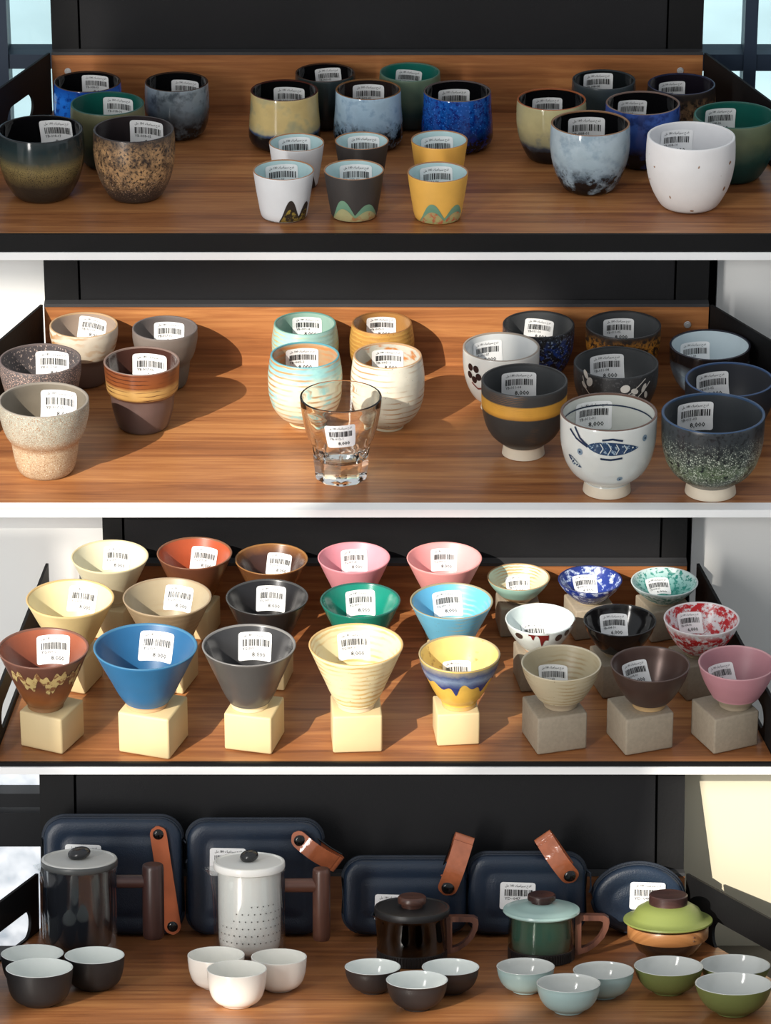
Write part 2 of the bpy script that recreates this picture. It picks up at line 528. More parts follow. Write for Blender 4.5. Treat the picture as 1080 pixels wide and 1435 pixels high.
for k in (1, 2, 3, 4):
    t = T[k]; I = TIER_INFO[k]
    root = empty('display_shelf', (0, t.P0.y, t.P0.z), rx=-t.tilt)
    root.matrix_basis  # fixed transform
    tag(root, I['label'], 'shelf', 'walnut display shelves')
    SH[k] = root
    BL = floor_hit(k, I['xl'], I['jy']); BR = floor_hit(k, I['xr'], I['jy'])
    FL = floor_hit(k, *I['fl']); FR = floor_hit(k, *I['fr'])
    if k != 4:
        BL.y = BR.y = t.yb; FL.y = FR.y = t.yf
        BL.z = BR.z = FL.z = FR.z = t.z
    th = {1: 0.016, 2: 0.0065, 3: 0.0065, 4: 0.018}[k]
    # shelf board
    mb = MB()
    back = t.ey * BT
    top = [FL, FR, BR + back, BL + back]
    if 'pb' in I:
        QL = floor_hit(k, I['pb'][0], I['jy']); QR = floor_hit(k, I['pb'][1], I['jy'])
        top[2] = Vector((QR.x, BR.y, BR.z)) + back; top[3] = Vector((QL.x, BL.y, BL.z)) + back
    hex_face(mb, [p - t.n * th for p in top], top)
    world_part(mb, 'shelf_board', M_WOOD, root)
    # back board
    s = mpp(BL)
    dn = t.n
    e_loc = math.asin(-ray(540, I['jy']).dot(t.n))
    # board height: point on the board front plane seen at pixel bt
    Pt = hit(BL, t.ey, 540, I['bt'])
    bh = (Pt - BL).dot(t.n)
    mb = MB()
    bot = [BL, BR, BR + back, BL + back]
    hex_face(mb, bot, [p + dn * bh for p in bot])
    world_part(mb, 'back_board', M_WOOD, root)
    # dark edging on top of the board
    mb = MB()
    bot = [p + dn * (bh + 0.0002) for p in [BL - t.ey * 0.001, BR - t.ey * 0.001, BR + back, BL + back]]
    hex_face(mb, bot, [p + dn * 0.0035 for p in bot])
    world_part(mb, 'edge_strip', M_LEDGE, root)
    # black back wall: two posts and the wide panel between them
    WL = BL + back; WR = BR + back
    Wt = hit(WL, t.ey, 540, I['wt'])
    wh = (Wt - WL).dot(t.n)
    x0, x1 = WL.x, WR.x
    sa = vhit(WL.y, I['seams'][0], I['bt']).x; sb = vhit(WL.y, I['seams'][1], I['bt']).x
    for nm, a, b, dy in (('upright_post', x0, sa - 0.0012, 0.001), ('back_panel', sa + 0.0012, sb - 0.0012, 0.003), ('upright_post', sb + 0.0012, x1, 0.001)):
        mb = MB()
        bot = [Vector((a, WL.y, WL.z)) + t.ey * dy - dn * 0.0, Vector((b, WL.y, WL.z)) + t.ey * dy, Vector((b, WL.y, WL.z)) + t.ey * 0.016, Vector((a, WL.y, WL.z)) + t.ey * 0.016]
        hex_face(mb, bot, [p + dn * wh for p in bot])
        world_part(mb, nm, M_PANEL if nm == 'back_panel' else M_BLACK, root)
    mb = MB()
    bot = [Vector((x0 + .001, WL.y, WL.z)) + t.ey * .0165, Vector((x1 - .001, WL.y, WL.z)) + t.ey * .0165, Vector((x1 - .001, WL.y, WL.z)) + t.ey * .019, Vector((x0 + .001, WL.y, WL.z)) + t.ey * .019]
    hex_face(mb, bot, [p + dn * wh for p in bot])
    world_part(mb, 'backing_sheet', M_BLACK, root)
    # side plates
    plh = bh * 1.0
    for side, A, B, slot in (('l', BL, FL, I['slotl']), ('r', BR, FR, I['slotr'])):
        mb = MB()
        off = Vector((-0.004 if side == 'l' else 0.004, 0, 0))
        if 'pb' in I:
            A = floor_hit(k, I['pb'][0 if side == 'l' else 1], I['jy']); A.y = t.yb; A.z = t.z
        plate(mb, A + off - dn * th, B + off - dn * th, dn, plh + th + 0.003, 0.003 * (1 if side == 'r' else -1), slot)
        world_part(mb, 'side_plate', M_BLACK, root)
    # front lip
    lip_px = {1: 24, 2: 2.0, 3: 5, 4: 20}[k]
    s = mpp(FL)
    mb = MB()
    lh = lip_px * s / math.cos(PITCH)
    a, b = FL - t.ey * 0.0005, FR - t.ey * 0.0005
    bot = [a - t.ey * 0.004 - dn * lh, b - t.ey * 0.004 - dn * lh, b - dn * lh, a - dn * lh]
    hex_face(mb, bot, [p + dn * (lh + 0.0004) for p in bot])
    world_part(mb, 'front_lip', M_BLACK, root)
    # screws on the back board
    spots = {1: ((95, 100), (953, 99)), 2: ((963, 455),), 3: (), 4: ()}[k]
    for (sx, sy) in spots:
        P = hit(BL - t.ey * 0.0005, t.ey, sx, sy)
        mb = MB()
        mb.lathe([(0.0001, 0.0016), (0.0018, 0.0016), (0.0022, 0.001), (0.0036, 0.001), (0.0042, 0.0)], 16)
        for i, q in enumerate(mb.v):
            mb.v[i] = tuple(P + Vector((q[0], -q[2], q[1])))
        world_part(mb, 'screw', M_STEEL, root, smooth=True)
    # plinth below the shelf down to the floor
    mb = MB()
    if k != 4:
        yfr = t.yf + 0.075
        hw_ = 0.9 if k == 2 else 0.28
        mb.box((-hw_, yfr, FLOOR_Z + 0.001), (hw_, t.yb + 0.012, t.z - th - 0.001))
        if k == 1:
            mb.v = []; mb.f = []; mb.m = []
            mb.box((-0.75, yfr, FLOOR_Z + 0.001), (0.75, t.yb + 0.012, t.z - th - 0.001))
    else:
        a = floor_hit(4, 540, 1495) - dn * (th + 0.001); c = t.P0 + back - dn * (th + 0.001)
        bot = [Vector((-0.55, a.y, FLOOR_Z + 0.001)), Vector((0.55, a.y, FLOOR_Z + 0.001)), Vector((0.55, c.y, FLOOR_Z + 0.001)), Vector((-0.55, c.y, FLOOR_Z + 0.001))]
        tp = [Vector((-0.55, a.y, a.z)), Vector((0.55, a.y, a.z)), Vector((0.55, c.y, c.z)), Vector((-0.55, c.y, c.z))]
        hex_face(mb, bot, tp)
    world_part(mb, 'plinth', M_BLACK, root)
    T[k].bh = bh; T[k].WY = WL.y; T[k].BL = BL; T[k].BR = BR

# white rails between the tiers
for i, (ka, y0, y1) in enumerate(((2, 353.0, 363.5), (3, 713.5, 724.0), (4, 1074.0, 1084.0))):
    Yr = T[ka].WY if ka != 4 else t3.yf
    a = vhit(Yr - 0.004, 540, y1).z; b = vhit(Yr - 0.004, 540, y0).z
    mb = MB().box((-0.62, Yr - 0.006, a), (0.62, Yr + 0.012, b))
    o = mb.build('trim_%d' % (i + 1), M_WHITE, smooth=False)
    struct(o, 'white painted rail running under a shelf front', 'rail')

# wall panels beside the back panels
def wing(name, mat, Y, px0, px1, py_top, py_bot, label, thick=0.01):
    a = vhit(Y, px0, py_bot); b = vhit(Y, px1, py_top)
    mb = MB().box((min(a.x, b.x), Y, a.z), (max(a.x, b.x), Y + thick, b.z))
    o = mb.build(name, mat, smooth=False)
    struct(o, label, 'wall')
    return o
wing('wall_left', M_WALL, t2.yb + BT + 0.032, -190, 62, 364, 720, 'white wall panel left of the second shelf')
wing('wall_right', M_WALL, t2.yb + BT + 0.032, 992, 1270, 364, 720, 'white wall panel right of the second shelf')
wing('wall_left', M_WALL, 0.032, -190, 150, 725, 1080, 'white wall panel left of the third shelf')
wing('wall_right', M_WALL, 0.032, 957, 1270, 725, 1080, 'white wall panel right of the third shelf')
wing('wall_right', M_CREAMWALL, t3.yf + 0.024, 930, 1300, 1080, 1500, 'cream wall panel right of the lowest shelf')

# floor
mb = MB().box((-4, -5.2, FLOOR_Z - 0.05), (4, t1.yb + 0.1, FLOOR_Z))
struct(mb.build('floor', M_FLOOR, smooth=False), 'dark grey room floor', 'floor')

# ------------------------------------------------------------------ windows
M_FRAME = plain('blue grey window frame', (34, 48, 66), 0.45)
M_DFRAME = plain('dark window frame', (30, 31, 34), 0.5)
M_TINT = thin_glass('blue tinted window glass', (222, 240, 247), 0.05)
YW = t1.WY + 0.03
def window(name, Y, x0, x1, y0, y1, vert, horiz, label, pane_mat=M_TINT, frame=M_FRAME):
    """vert: (px0,px1) upright bars; horiz: (py0,py1) bars"""
    root = empty(name, (vhit(Y, (x0 + x1) / 2, y1).x, Y, vhit(Y, x0, y1).z))
    struct(root, label, 'window')
    zb = vhit(Y, x0, y1).z; zt = vhit(Y, x0, y0).z
    xa = vhit(Y, x0, y0).x; xb = vhit(Y, x1, y0).x
    for (a, b) in vert:
        mb = MB().box((vhit(Y, a, y0).x, Y - 0.015, zb), (vhit(Y, b, y0).x, Y + 0.03, zt))
        world_part(mb, 'mullion', frame, root)
    for (a, b) in horiz:
        mb = MB().box((xa, Y - 0.012, vhit(Y, x0, b).z), (xb, Y + 0.028, vhit(Y, x0, a).z))
        world_part(mb, 'transom', frame, root)
    mb = MB().box((xa, Y + 0.006, zb), (xb, Y + 0.010, zt))
    world_part(mb, 'pane', pane_mat, root)
    return root
window('window_1', YW, -320, 76, -160, 400, ((-320, -300), (-14, 3), (71, 76)), ((-160, -140), (72, 92), (372, 400)), 'blue tinted window left of the top shelf with street outside')
window('window_2', YW, 980, 1420, -160, 400, ((980, 986), (1050, 1068), (1400, 1420)), ((-160, -140), (72, 95), (372, 400)), 'blue tinted window right of the top shelf with street outside')

m, N, L, b = new_mat('bright daylight behind frosted pane')
tc = N.new('ShaderNodeTexCoord'); nz = N.new('ShaderNodeTexNoise'); nz.inputs['Scale'].default_value = 38; nz.inputs['Detail'].default_value = 3
L.new(tc.outputs['Object'], nz.inputs['Vector'])
cr = N.new('ShaderNodeValToRGB'); cr.color_ramp.elements[0].position = 0.35; cr.color_ramp.elements[0].color = lin((176, 186, 196))
cr.color_ramp.elements[1].position = 0.62; cr.color_ramp.elements[1].color = lin((250, 252, 255))
L.new(nz.outputs['Fac'], cr.inputs[0]); L.new(cr.outputs[0], b.inputs['Emission Color']); b.inputs['Emission Strength'].default_value = 0.8
b.inputs['Base Color'].default_value = lin((200, 205, 210)); b.inputs['Roughness'].default_value = 0.3
M_LITPANE = m
window('window_3', t3.yf + 0.042, -200, 70, 1076, 1420, ((-200, -185), (60, 70)), ((1104, 1123), (1131, 1178), (1400, 1420)), 'bright hazy window with dark bars left of the lowest shelf', M_LITPANE, M_DFRAME)

# street outside the tinted windows
m_ground = plain('pale street', (226, 228, 226), 0.8, vary=0.2, vscale=1.6)
mb = MB().box((-12, t1.yb + 0.25, FLOOR_Z - 0.5), (12, 26, FLOOR_Z - 0.45))
struct(mb.build('ground', m_ground, smooth=False), 'pale street outside the windows', 'ground')
def outside_building(x, y, w, d, h, col, wcol, label, rows=3, cols=5):
    root = empty('far_building', (x, y, FLOOR_Z - 0.45))
    tag(root, label, 'building')
    mb = MB().box((-w / 2, 0, 0), (w / 2, d, h)); mb.build('wall', plain('facade ' + label, col, 0.8), root, smooth=False)
    wm = plain('facade glass ' + label, wcol, 0.2)
    for r in range(rows):
        for c in range(cols):
            xx = -w / 2 + (c + 0.5) * w / cols; zz = h * (r + 0.55) / rows
            mb = MB().box((xx - w / cols * .3, -0.03, zz - h / rows * .25), (xx + w / cols * .3, -0.001, zz + h / rows * .25))
            mb.build('window_pane', wm, root, smooth=False)
outside_building(-1.25, 7.6, 1.1, 1.5, 1.1, (214, 224, 228), (120, 170, 190), 'pale building seen through the left window')
outside_building(2.6, 9.2, 3.0, 1.5, 1.0, (226, 228, 224), (170, 190, 196), 'pale building seen through the right window')
outside_building(-1.9, 5.2, 0.9, 0.6, 0.42, (60, 118, 150), (150, 200, 215), 'low blue kiosk seen through the left window', 1, 3)

# ------------------------------------------------------------------ added unseen wall behind the camera, openings cut to shape the sun patches
YF = -4.9
def sunproj(P):
    k = (P.y - YF) / SUND.y
    return P.x - SUND.x * k, P.z - SUND.z * k
def sp(kind, px, py, k):
    P = floor_hit(k, px, py) if kind == 'f' else hit(Vector((0, T[k].WY - 0.01, 0)), WALL, px, py)
    return sunproj(P)
zf4a = sp('f', 300, 1520, 4)[1]; zf4b = sp('f', 300, 1394, 4)[1]
x4 = [sp('f', 40, 1415, 4)[0], sp('f', 505, 1415, 4)[0], sp('f', 590, 1415, 4)[0], sp('f', 735, 1415, 4)[0]]
Pw = lambda px, py: sunproj(vhit(t3.yf + 0.024, px, py))
zc0, zc1 = Pw(1000, 1360)[1], Pw(1000, 1076)[1]
xc0, xc1 = Pw(942, 1200)[0], Pw(1290, 1200)[0]
z3a = sp('f', 300, 1066, 3)[1]; z3m = sp('f', 300, 985, 3)[1]; z3b = sp('w', 300, 735, 3)[1]
x3a = sp('f', 118, 1040, 3)[0]; x3b = sp('f', 680, 1040, 3)[0]; x3w = sunproj(vhit(0.03, 88, 760))[0]
z2a = sp('f', 300, 711, 2)[1]; z2b = sp('w', 300, 385, 2)[1]
x2a = sp('f', -190, 700, 2)[0] - 0.25; x2b = sp('f', 632, 590, 2)[0]
z1a = sp('f', 300, 326, 1)[1]; z1b = sp('f', 300, 175, 1)[1]
z1c = sp('w', 300, 60, 1)[1]
x1a = sp('w', 60, 60, 1)[0]; x1b = sp('w', 200, 60, 1)[0]
x2w = sunproj(vhit(t2.WY + 0.03, -120, 480))[0]
P1 = lambda px, py: sp('w', px, py, 1)
opens = [
    (x4[0], x4[1], zf4a, zf4b), (x4[2], x4[3], zf4a, zf4b),
    (xc0, xc1, zc0, zc1),
    (x3a, x3b, z3a, z3m), (x3w, x3b, z3m, z3b),
    (x2a, x2b, z2a, z2b),
    (P1(88, 40)[0], P1(124, 40)[0], P1(100, 88)[1], P1(100, -30)[1]),
]
XA, XB, ZT = -4.8, 1.6, 6.0
xs = sorted(set([XA, XB] + [v for o in opens for v in o[:2]])); zs_ = sorted(set([FLOOR_Z, ZT] + [v for o in opens for v in o[2:]]))
mb = MB()
for za, zb in zip(zs_[:-1], zs_[1:]):
    start = None
    cells = []
    for xa, xb in zip(xs[:-1], xs[1:]):
        xm, zm = (xa + xb) / 2, (za + zb) / 2
        op_ = any(o[0] < xm < o[1] and o[2] < zm < o[3] for o in opens)
        if op_:
            if start is not None: cells.append((start, xa)); start = None
        elif start is None: start = xa
    if start is not None: cells.append((start, XB))
    for xa, xb in cells:
        mb.box((xa, YF - 0.008, za), (xb, YF, zb))
struct(mb.build('sun_mask_wall', M_WALL, smooth=False), 'white sun blocking wall added behind the viewer, openings shaped for the sun patches', 'wall')

# ------------------------------------------------------------------ stickers (price labels)
TXT = {}
def text_mesh(s, bold=False):
    key = (s, bold)
    if key in TXT:
        return TXT[key]
    cu = bpy.data.curves.new('tmp_text', 'FONT')
    cu.body = s
    cu.resolution_u = 1
    cu.size = 1.0
    if bold:
        cu.offset = 0.012
    ob = bpy.data.objects.new('tmp_text', cu)
    COL.objects.link(ob)
    dg = bpy.context.evaluated_depsgraph_get()
    me = bpy.data.meshes.new_from_object(ob.evaluated_get(dg))
    v = [(q.co.x, q.co.y) for q in me.vertices]
    f = [tuple(p.vertices) for p in me.polygons]
    bpy.data.objects.remove(ob); bpy.data.curves.remove(cu); bpy.data.meshes.remove(me)
    if v:
        x0 = min(q[0] for q in v); x1 = max(q[0] for q in v); y0 = min(q[1] for q in v); y1 = max(q[1] for q in v)
        v = [((a - x0) / (x1 - x0), (b_ - y0) / (y1 - y0)) for a, b_ in v]
        asp = (x1 - x0) / (y1 - y0)
    else:
        asp = 1
    TXT[key] = (v, f, asp)
    return TXT[key]

AR = '\uFEDE\uFEE3 180 \uFEDA\uFEF4\uFEE3\uFE8D\uFEAE\uFEF4\uFEB3 \uFEA1\uFEAA\uFED7'
def sticker_layout(code, price):
    """print of a label in a unit square: rectangles (bars) and glyph meshes"""
    rnd = random.Random(hash(code) & 0xffff if code else 1)
    rects = []
    x = 0.13
    rnd = random.Random(sum(ord(c) for c in code + price))
    while x < 0.9:
        w = rnd.choice((0.012, 0.012, 0.02, 0.032))
        rects.append((x, x + w, 0.50, 0.74))
        x += w + rnd.choice((0.012, 0.016, 0.026))
    texts = [(AR, 0.14, 0.88, 0.79, 0.93, False), (code, 0.13, 0.58, 0.36, 0.46, False), (price, 0.40, 0.80, 0.09, 0.28, True)]
    return rects, texts

def sticker(root, mapf, W, H, code, price, name='price_sticker', tilt=0.0):
    """mapf(u, v, off) -> local point; u, v in metres from the label centre"""
    mb = MB()
    ct, st = math.cos(tilt), math.sin(tilt)
    def P(a, b_, off):
        u = (a - 0.5) * W; v = (b_ - 0.5) * H
        return mapf(u * ct - v * st, u * st + v * ct, off)
    nx, ny = 12, 8
    cr = 0.075
    def rowx(b_):
        h = min(b_, 1 - b_) * H / W
        c = cr
        if h < c:
            return c - math.sqrt(max(c * c - (c - h) ** 2, 0))
        return 0.0
    bs = [0, 0.02, 0.055, 0.1, 0.3, 0.5, 0.7, 0.9, 0.945, 0.98, 1.0]
    verts = []
    for b_ in bs:
        ins = rowx(b_)
        for i in range(nx + 1):
            a = ins + (1 - 2 * ins) * i / nx
            verts.append(P(a, b_, 0.0005))
    f = []
    for j in range(len(bs) - 1):
        for i in range(nx):
            o = j * (nx + 1) + i
            f.append((o, o + 1, o + nx + 2, o + nx + 1))
    mb.add(verts, f, 0)
    rects, texts = sticker_layout(code, price)
    for (xa, xb, ya, yb) in rects:
        mb.add([P(xa, ya, 0.0009), P(xb, ya, 0.0009), P(xb, (ya + yb) / 2, 0.0009), P(xb, yb, 0.0009), P(xa, yb, 0.0009), P(xa, (ya + yb) / 2, 0.0009)],
               [(0, 1, 2, 5), (5, 2, 3, 4)], 1)
    for (s, xa, xb, ya, yb, bold) in texts:
        if not s:
            continue
        v, f2, asp = text_mesh(s, bold)
        if v:
            mb.add([P(xa + (xb - xa) * q[0], ya + (yb - ya) * q[1], 0.0009) for q in v], f2, 1)
    # keep print facing out: no normal recalculation needed, materials are two sided
    ob = mb.build(name, [M_PAPER, M_INK], root, smooth=False)
    ob['label'] = 'white price label with barcode'
    return ob

# ------------------------------------------------------------------ cups and bowls
SHAPES = {
    'tulip': [(0, .60), (.03, .66), (.12, .76), (.3, .90), (.5, .985), (.7, 1.02), (.88, 1.015), (1, 1)],
    'round': [(0, .70), (.03, .78), (.12, .90), (.3, .99), (.55, 1.03), (.8, 1.02), (1, 1)],
    'bell': [(0, .84), (.03, .93), (.1, 1.03), (.2, 1.075), (.4, 1.06), (.7, 1.02), (1, 1)],
    'taper': [(0, .72), (.025, .75), (.3, .84), (.7, .94), (1, 1)],
    'stack': [(0, .56), (.03, .61), (.15, .68), (.3, .725), (.40, .745), (.44, .76), (.52, .85), (.7, .95), (.88, 1.0), (1, 1)],
    'stackband': [(0, .60), (.03, .66), (.15, .74), (.35, .82), (.52, .85), (.545, .86), (.575, .93), (.7, .96), (1, 1)],
    'barrel': [(0, .46), (.05, .46), (.07, .56), (.15, .76), (.3, .95), (.5, 1.04), (.7, 1.05), (.88, 1.01), (1, .97)],
    'yunomi': [(0, .52), (.09, .49), (.12, .54), (.22, .72), (.4, .88), (.65, .98), (.85, 1.0), (1, 1)],
    'yunomi2': [(0, .50), (.14, .47), (.17, .54), (.28, .76), (.45, .91), (.7, .99), (1, 1)],
    'cone': [(0, .40), (.06, .40), (.09, .44), (.5, .71), (1, 1)],
    'flare': [(0, .42), (.1, .44), (.2, .55), (.5, .76), (.8, .93), (1, 1)],
    'dish': [(0, .42), (.06, .44), (.25, .62), (.5, .79), (.75, .92), (1, 1)],
    'tea': [(0, .50), (.03, .54), (.12, .72), (.3, .87), (.6, .96), (.85, 0.99), (1, 1)],
    'teabowl': [(0, .44), (.05, .46), (.1, .56), (.25, .76), (.5, .91), (.8, .99), (.93, 1.0), (1, 1.02)],
    'wide': [(0, .42), (.05, .44), (.1, .52), (.3, .74), (.55, .88), (.8, .96), (1, 1)],
}

class Pot:
    """placement + profile of a round vessel"""
    def __init__(self, k, cx, w, top, base=None, ratio=None, shape='tulip', dz=0.0, wall=0.055, floor=0.09):
        t = T[k]
        pts = SHAPES[shape]
        self.t = t; self.k = k
        rb = pts[0][1]
        def at(py):
            C = floor_hit(k, cx, py, dz)
            R = w / 2 * mpp(C)
            return C, R
        def top_of(C, R, H):
            return proj(C + t.n * H + t.ey * R)[1]
        e = math.asin(-ray(cx, (base or top + w)).dot(t.n))
        if base is not None:
            C, R = at(base - rb * w / 2 * math.sin(e))
            lo, hi = 0.005, 0.3
            for _ in range(40):
                mid = (lo + hi) / 2
                if top_of(C, R, mid) > top: lo = mid
                else: hi = mid
            H = lo
        else:
            lo, hi = top, top + 3 * w
            for _ in range(40):
                mid = (lo + hi) / 2
                C, R = at(mid)
                if top_of(C, R, ratio * 2 * R) < top: lo = mid
                else: hi = mid
            H = ratio * 2 * R
        C = C + t.n * 0.0005
        self.C, self.R, self.H = C, R, H
        self.front = top + w * math.sin(math.asin(-ray(cx, top + w * .2).dot(t.n)))
        self.s = mpp(C)
        self.prof = catmull(pts, 26)
        self.wall = wall * R; self.floor = floor * H
        self.e = e
        self.cx = cx
    def rout(self, z):
        ts = [p[0] for p in self.prof]; rs = [p[1] for p in self.prof]
        return float(np.interp(z / self.H, ts, rs)) * self.R
    def outer(self):
        return [(r * self.R, t * self.H) for t, r in self.prof]
    def inner(self):
        out = []
        zf = self.floor
        zs = [z for z in np.linspace(self.H * 0.985, zf * 1.35, 18)]
        for z in zs:
            out.append((max(self.rout(z) - self.wall, self.R * 0.12), float(z)))
        r0 = out[-1][0]
        out.append((r0 * 0.93, zf * 1.12)); out.append((r0 * 0.80, zf)); out.append((r0 * 0.4, zf * 0.97)); out.append((0.0004, zf * 0.97))
        return out

def vessel_mesh(p, name, mats, root, foot_t=None, seg=56):
    """mats: outside, inside, rim.  foot_t: glaze line; below it a separate foot is built"""
    o = p.outer(); inn = p.inner()
    rt = p.wall * 0.5
    rim = [(p.R * p.prof[-1][1] - rt * 0.15, p.H + rt * 0.35), (p.R * p.prof[-1][1] - rt, p.H + rt * 0.55), (p.R * p.prof[-1][1] - 2 * rt * 0.93, p.H + rt * 0.3)]
    if foot_t:
        zt = foot_t * p.H
        lo = [q for q in o if q[1] < zt - 1e-6] + [(p.rout(zt), zt)]
        up = [(p.rout(zt) + 0.0004, zt)] + [q for q in o if q[1] > zt + 1e-6]
    else:
        lo = None; up = o
    prof = up + rim + inn
    ms = [0] * (len(up) - 1) + [2] * (len(rim) + 1) + [1] * (len(inn))
    ms = ms[:len(prof) - 1]
    mb = MB()
    if not foot_t:
        prof = [(0.0004, 0.0008), (up[0][0] * 0.9, 0.0008)] + prof; ms = [0, 0] + ms
    mb.lathe(prof, seg, ms)
    b = mb.build(name, mats[:3], root, angle=60)
    if foot_t:
        mb = MB()
        mb.lathe([(0.0004, 0.001), (lo[0][0] * 0.85, 0.001), (lo[0][0] * 0.9, 0.0)] + lo, seg)
        mb.build('foot', mats[3], root, angle=60)
    return b

def in_map(p, phi, s_top, Hs):
    """label on the inner back wall: top edge s_top (metres along the wall) below the rim"""
    inn = p.inner()
    pts = [(p.rout(p.H) - p.wall, p.H)] + inn
    S = [0.0]
    for a, b in zip(pts[:-1], pts[1:]):
        S.append(S[-1] + math.hypot(b[0] - a[0], b[1] - a[1]))
    S = np.array(S); Rr = np.array([q[0] for q in pts]); Zz = np.array([q[1] for q in pts])
    sc = s_top + Hs / 2
    rc = float(np.interp(sc, S, Rr))
    def f(u, v, off):
        s = sc - v
        r = float(np.interp(s, S, Rr)); z = float(np.interp(s, S, Zz))
        r2 = float(np.interp(s + 0.001, S, Rr)); z2 = float(np.interp(s + 0.001, S, Zz))
        dr, dzz = r2 - r, z2 - z
        ln = math.hypot(dr, dzz) or 1
        nr, nz = dzz / ln, -dr / ln       # inward/up normal
        if nr > 0: nr, nz = -nr, -nz
        r += nr * off; z += nz * off
        a = phi + u / max(r, rc * .6)
        return (r * math.sin(a), r * math.cos(a), z)
    return f

def out_map(p, phi0=0.0):
    """(u, z, off) on the outside, u metres to the right at the widest radius"""
    def f(u, z, off):
        r = p.rout(z)
        dr = p.rout(min(z + 0.001, p.H)) - p.rout(max(z - 0.001, 0))
        ln = math.hypot(dr, 0.002)
        r += 0.002 / ln * off; zz = z - dr / ln * off
        a = phi0 + u / p.R
        return (r * math.sin(a), -r * math.cos(a), zz)
    return f

def deco_strip(p, name, mat, root, u0, u1, n, lo, hi, off=0.0004, rows=6, phi0=0.0):
    f = out_map(p, phi0)
    mb = MB()
    v = []
    for j in range(rows + 1):
        for i in range(n + 1):
            u = u0 + (u1 - u0) * i / n
            a, b = lo(u), hi(u)
            v.append(f(u, a + (b - a) * j / rows, off))
    q = [(j * (n + 1) + i, j * (n + 1) + i + 1, (j + 1) * (n + 1) + i + 1, (j + 1) * (n + 1) + i) for j in range(rows) for i in range(n)]
    mb.add(v, q)
    return mb.build(name, mat, root)

def deco_dots(p, name, mat, root, dots, off=0.0005, phi0=0.0):
    """dots: (u, z, ru, rz, rot)"""
    f = out_map(p, phi0)
    mb = MB()
    for (u, z, ru, rz, rot) in dots:
        v = [f(u, z, off)]
        for k in range(14):
            a = 2 * math.pi * k / 14
            x, y = ru * math.cos(a), rz * math.sin(a)
            v.append(f(u + x * math.cos(rot) - y * math.sin(rot), z + x * math.sin(rot) + y * math.cos(rot), off))
        mb.add(v, [(0, 1 + k, 1 + (k + 1) % 14) for k in range(14)])
    return mb.build(name, mat, root)

def deco_lines(p, name, mat, root, lines, w, off=0.0006, phi0=0.0):
    f = out_map(p, phi0)
    mb = MB()
    for ln in lines:
        pts = []
        for (a, b) in zip(ln[:-1], ln[1:]):
            for k in range(4):
                t = k / 4
                pts.append((a[0] + (b[0] - a[0]) * t, a[1] + (b[1] - a[1]) * t))
        pts.append(ln[-1])
        v = []
        for i, q in enumerate(pts):
            a = pts[max(i - 1, 0)]; b = pts[min(i + 1, len(pts) - 1)]
            dx, dy = b[0] - a[0], b[1] - a[1]; l = math.hypot(dx, dy) or 1
            v += [f(q[0] - dy / l * w / 2, q[1] + dx / l * w / 2, off), f(q[0] + dy / l * w / 2, q[1] - dx / l * w / 2, off)]
        mb.add(v, [(2 * i, 2 * i + 1, 2 * i + 3, 2 * i + 2) for i in range(len(pts) - 1)])
    return mb.build(name, mat, root)

def cup(k, name, cat, label, cx, w, top, base=None, ratio=None, shape='tulip', mats=None, foot_t=None, st=None, group=None, dz=0.0, wall=0.055, floor=0.09):
    """st: (dx px of label centre, distance of its top edge below the rim px, width px, code, price, tilt)"""
    p = Pot(k, cx, w, top, base, ratio, shape, dz, wall, floor)
    root = empty(name, p.C, rx=-p.t.tilt)
    tag(root, label, cat, group)
    ms = mats(p.H) if callable(mats) else mats
    vessel_mesh(p, 'body', ms, root, foot_t)
    if st:
        dx, dtop, sw, code, price = st[:5]
        tilt = st[5] if len(st) > 5 else 0.0
        W = sw * p.s; Hs = W * (0.82 if k == 3 else .76)
        phi = math.asin(max(-0.9, min(0.9, dx * p.s / (p.R * 0.85))))
        sticker(root, in_map(p, phi, dtop * p.s, Hs), W, Hs, code, price, tilt=tilt)
    return p, root

UID = [0]
def G(H, stops, **kw):
    UID[0] += 1
    return glaze('glaze %d' % UID[0], H, stops, **kw)
def flat(col, rough=0.2, vary=0.05, **kw):
    UID[0] += 1
    return plain('glaze %d' % UID[0], col, rough, vary=vary, **kw)

BLK = flat((14, 14, 16), 0.06)
DKIN = flat((34, 32, 34), 0.3)
GREENIN = flat((18, 88, 78), 0.35)
AQUA = flat((186, 212, 214), 0.25)
RIMBR = flat((58, 40, 30), 0.25)
RIMTAN = flat((170, 120, 80), 0.4)
RIMBLK = flat((22, 20, 20), 0.2)

# ================================================================== TIER 1
g1 = 'glazed cups on the top shelf'
c = 'cup'
def m_olive(H): return [G(H, [(0.0, (36, 31, 27)), (.28, (44, 38, 31)), (.44, (104, 90, 58)), (.56, (124, 110, 72)), (.70, (60, 64, 58)), (.85, (36, 48, 50)), (1, (34, 42, 44))], wob=.03, rough=.12, wscale=30, mott=[dict(c=(44, 40, 34), s=900, t=.56, so=.04, z=(.1, .6))]), BLK, RIMBLK]
cup(1, 'glazed_cup', c, 'glossy dark olive and gold banded cup at the far left front of the top shelf', 60, 119, 162, 286, None, 'tulip', m_olive, st=(18, 5, 52, 'YB-008-07', '8,000', .1), group=g1)
def m_browngold(H): return [G(H, [(0, (48, 40, 37)), (1, (46, 38, 36))], rough=.35, mott=[dict(c=(170, 134, 94), s=75, t=.47, so=.10, z=(.30, .93), d=7, r=.72), dict(c=(46, 38, 34), s=330, t=.56, so=.06, d=4), dict(c=(190, 160, 130), s=700, t=.62, so=.02, z=(.12, .5))]), flat((44, 38, 40), .3), flat((40, 32, 32), .3)]
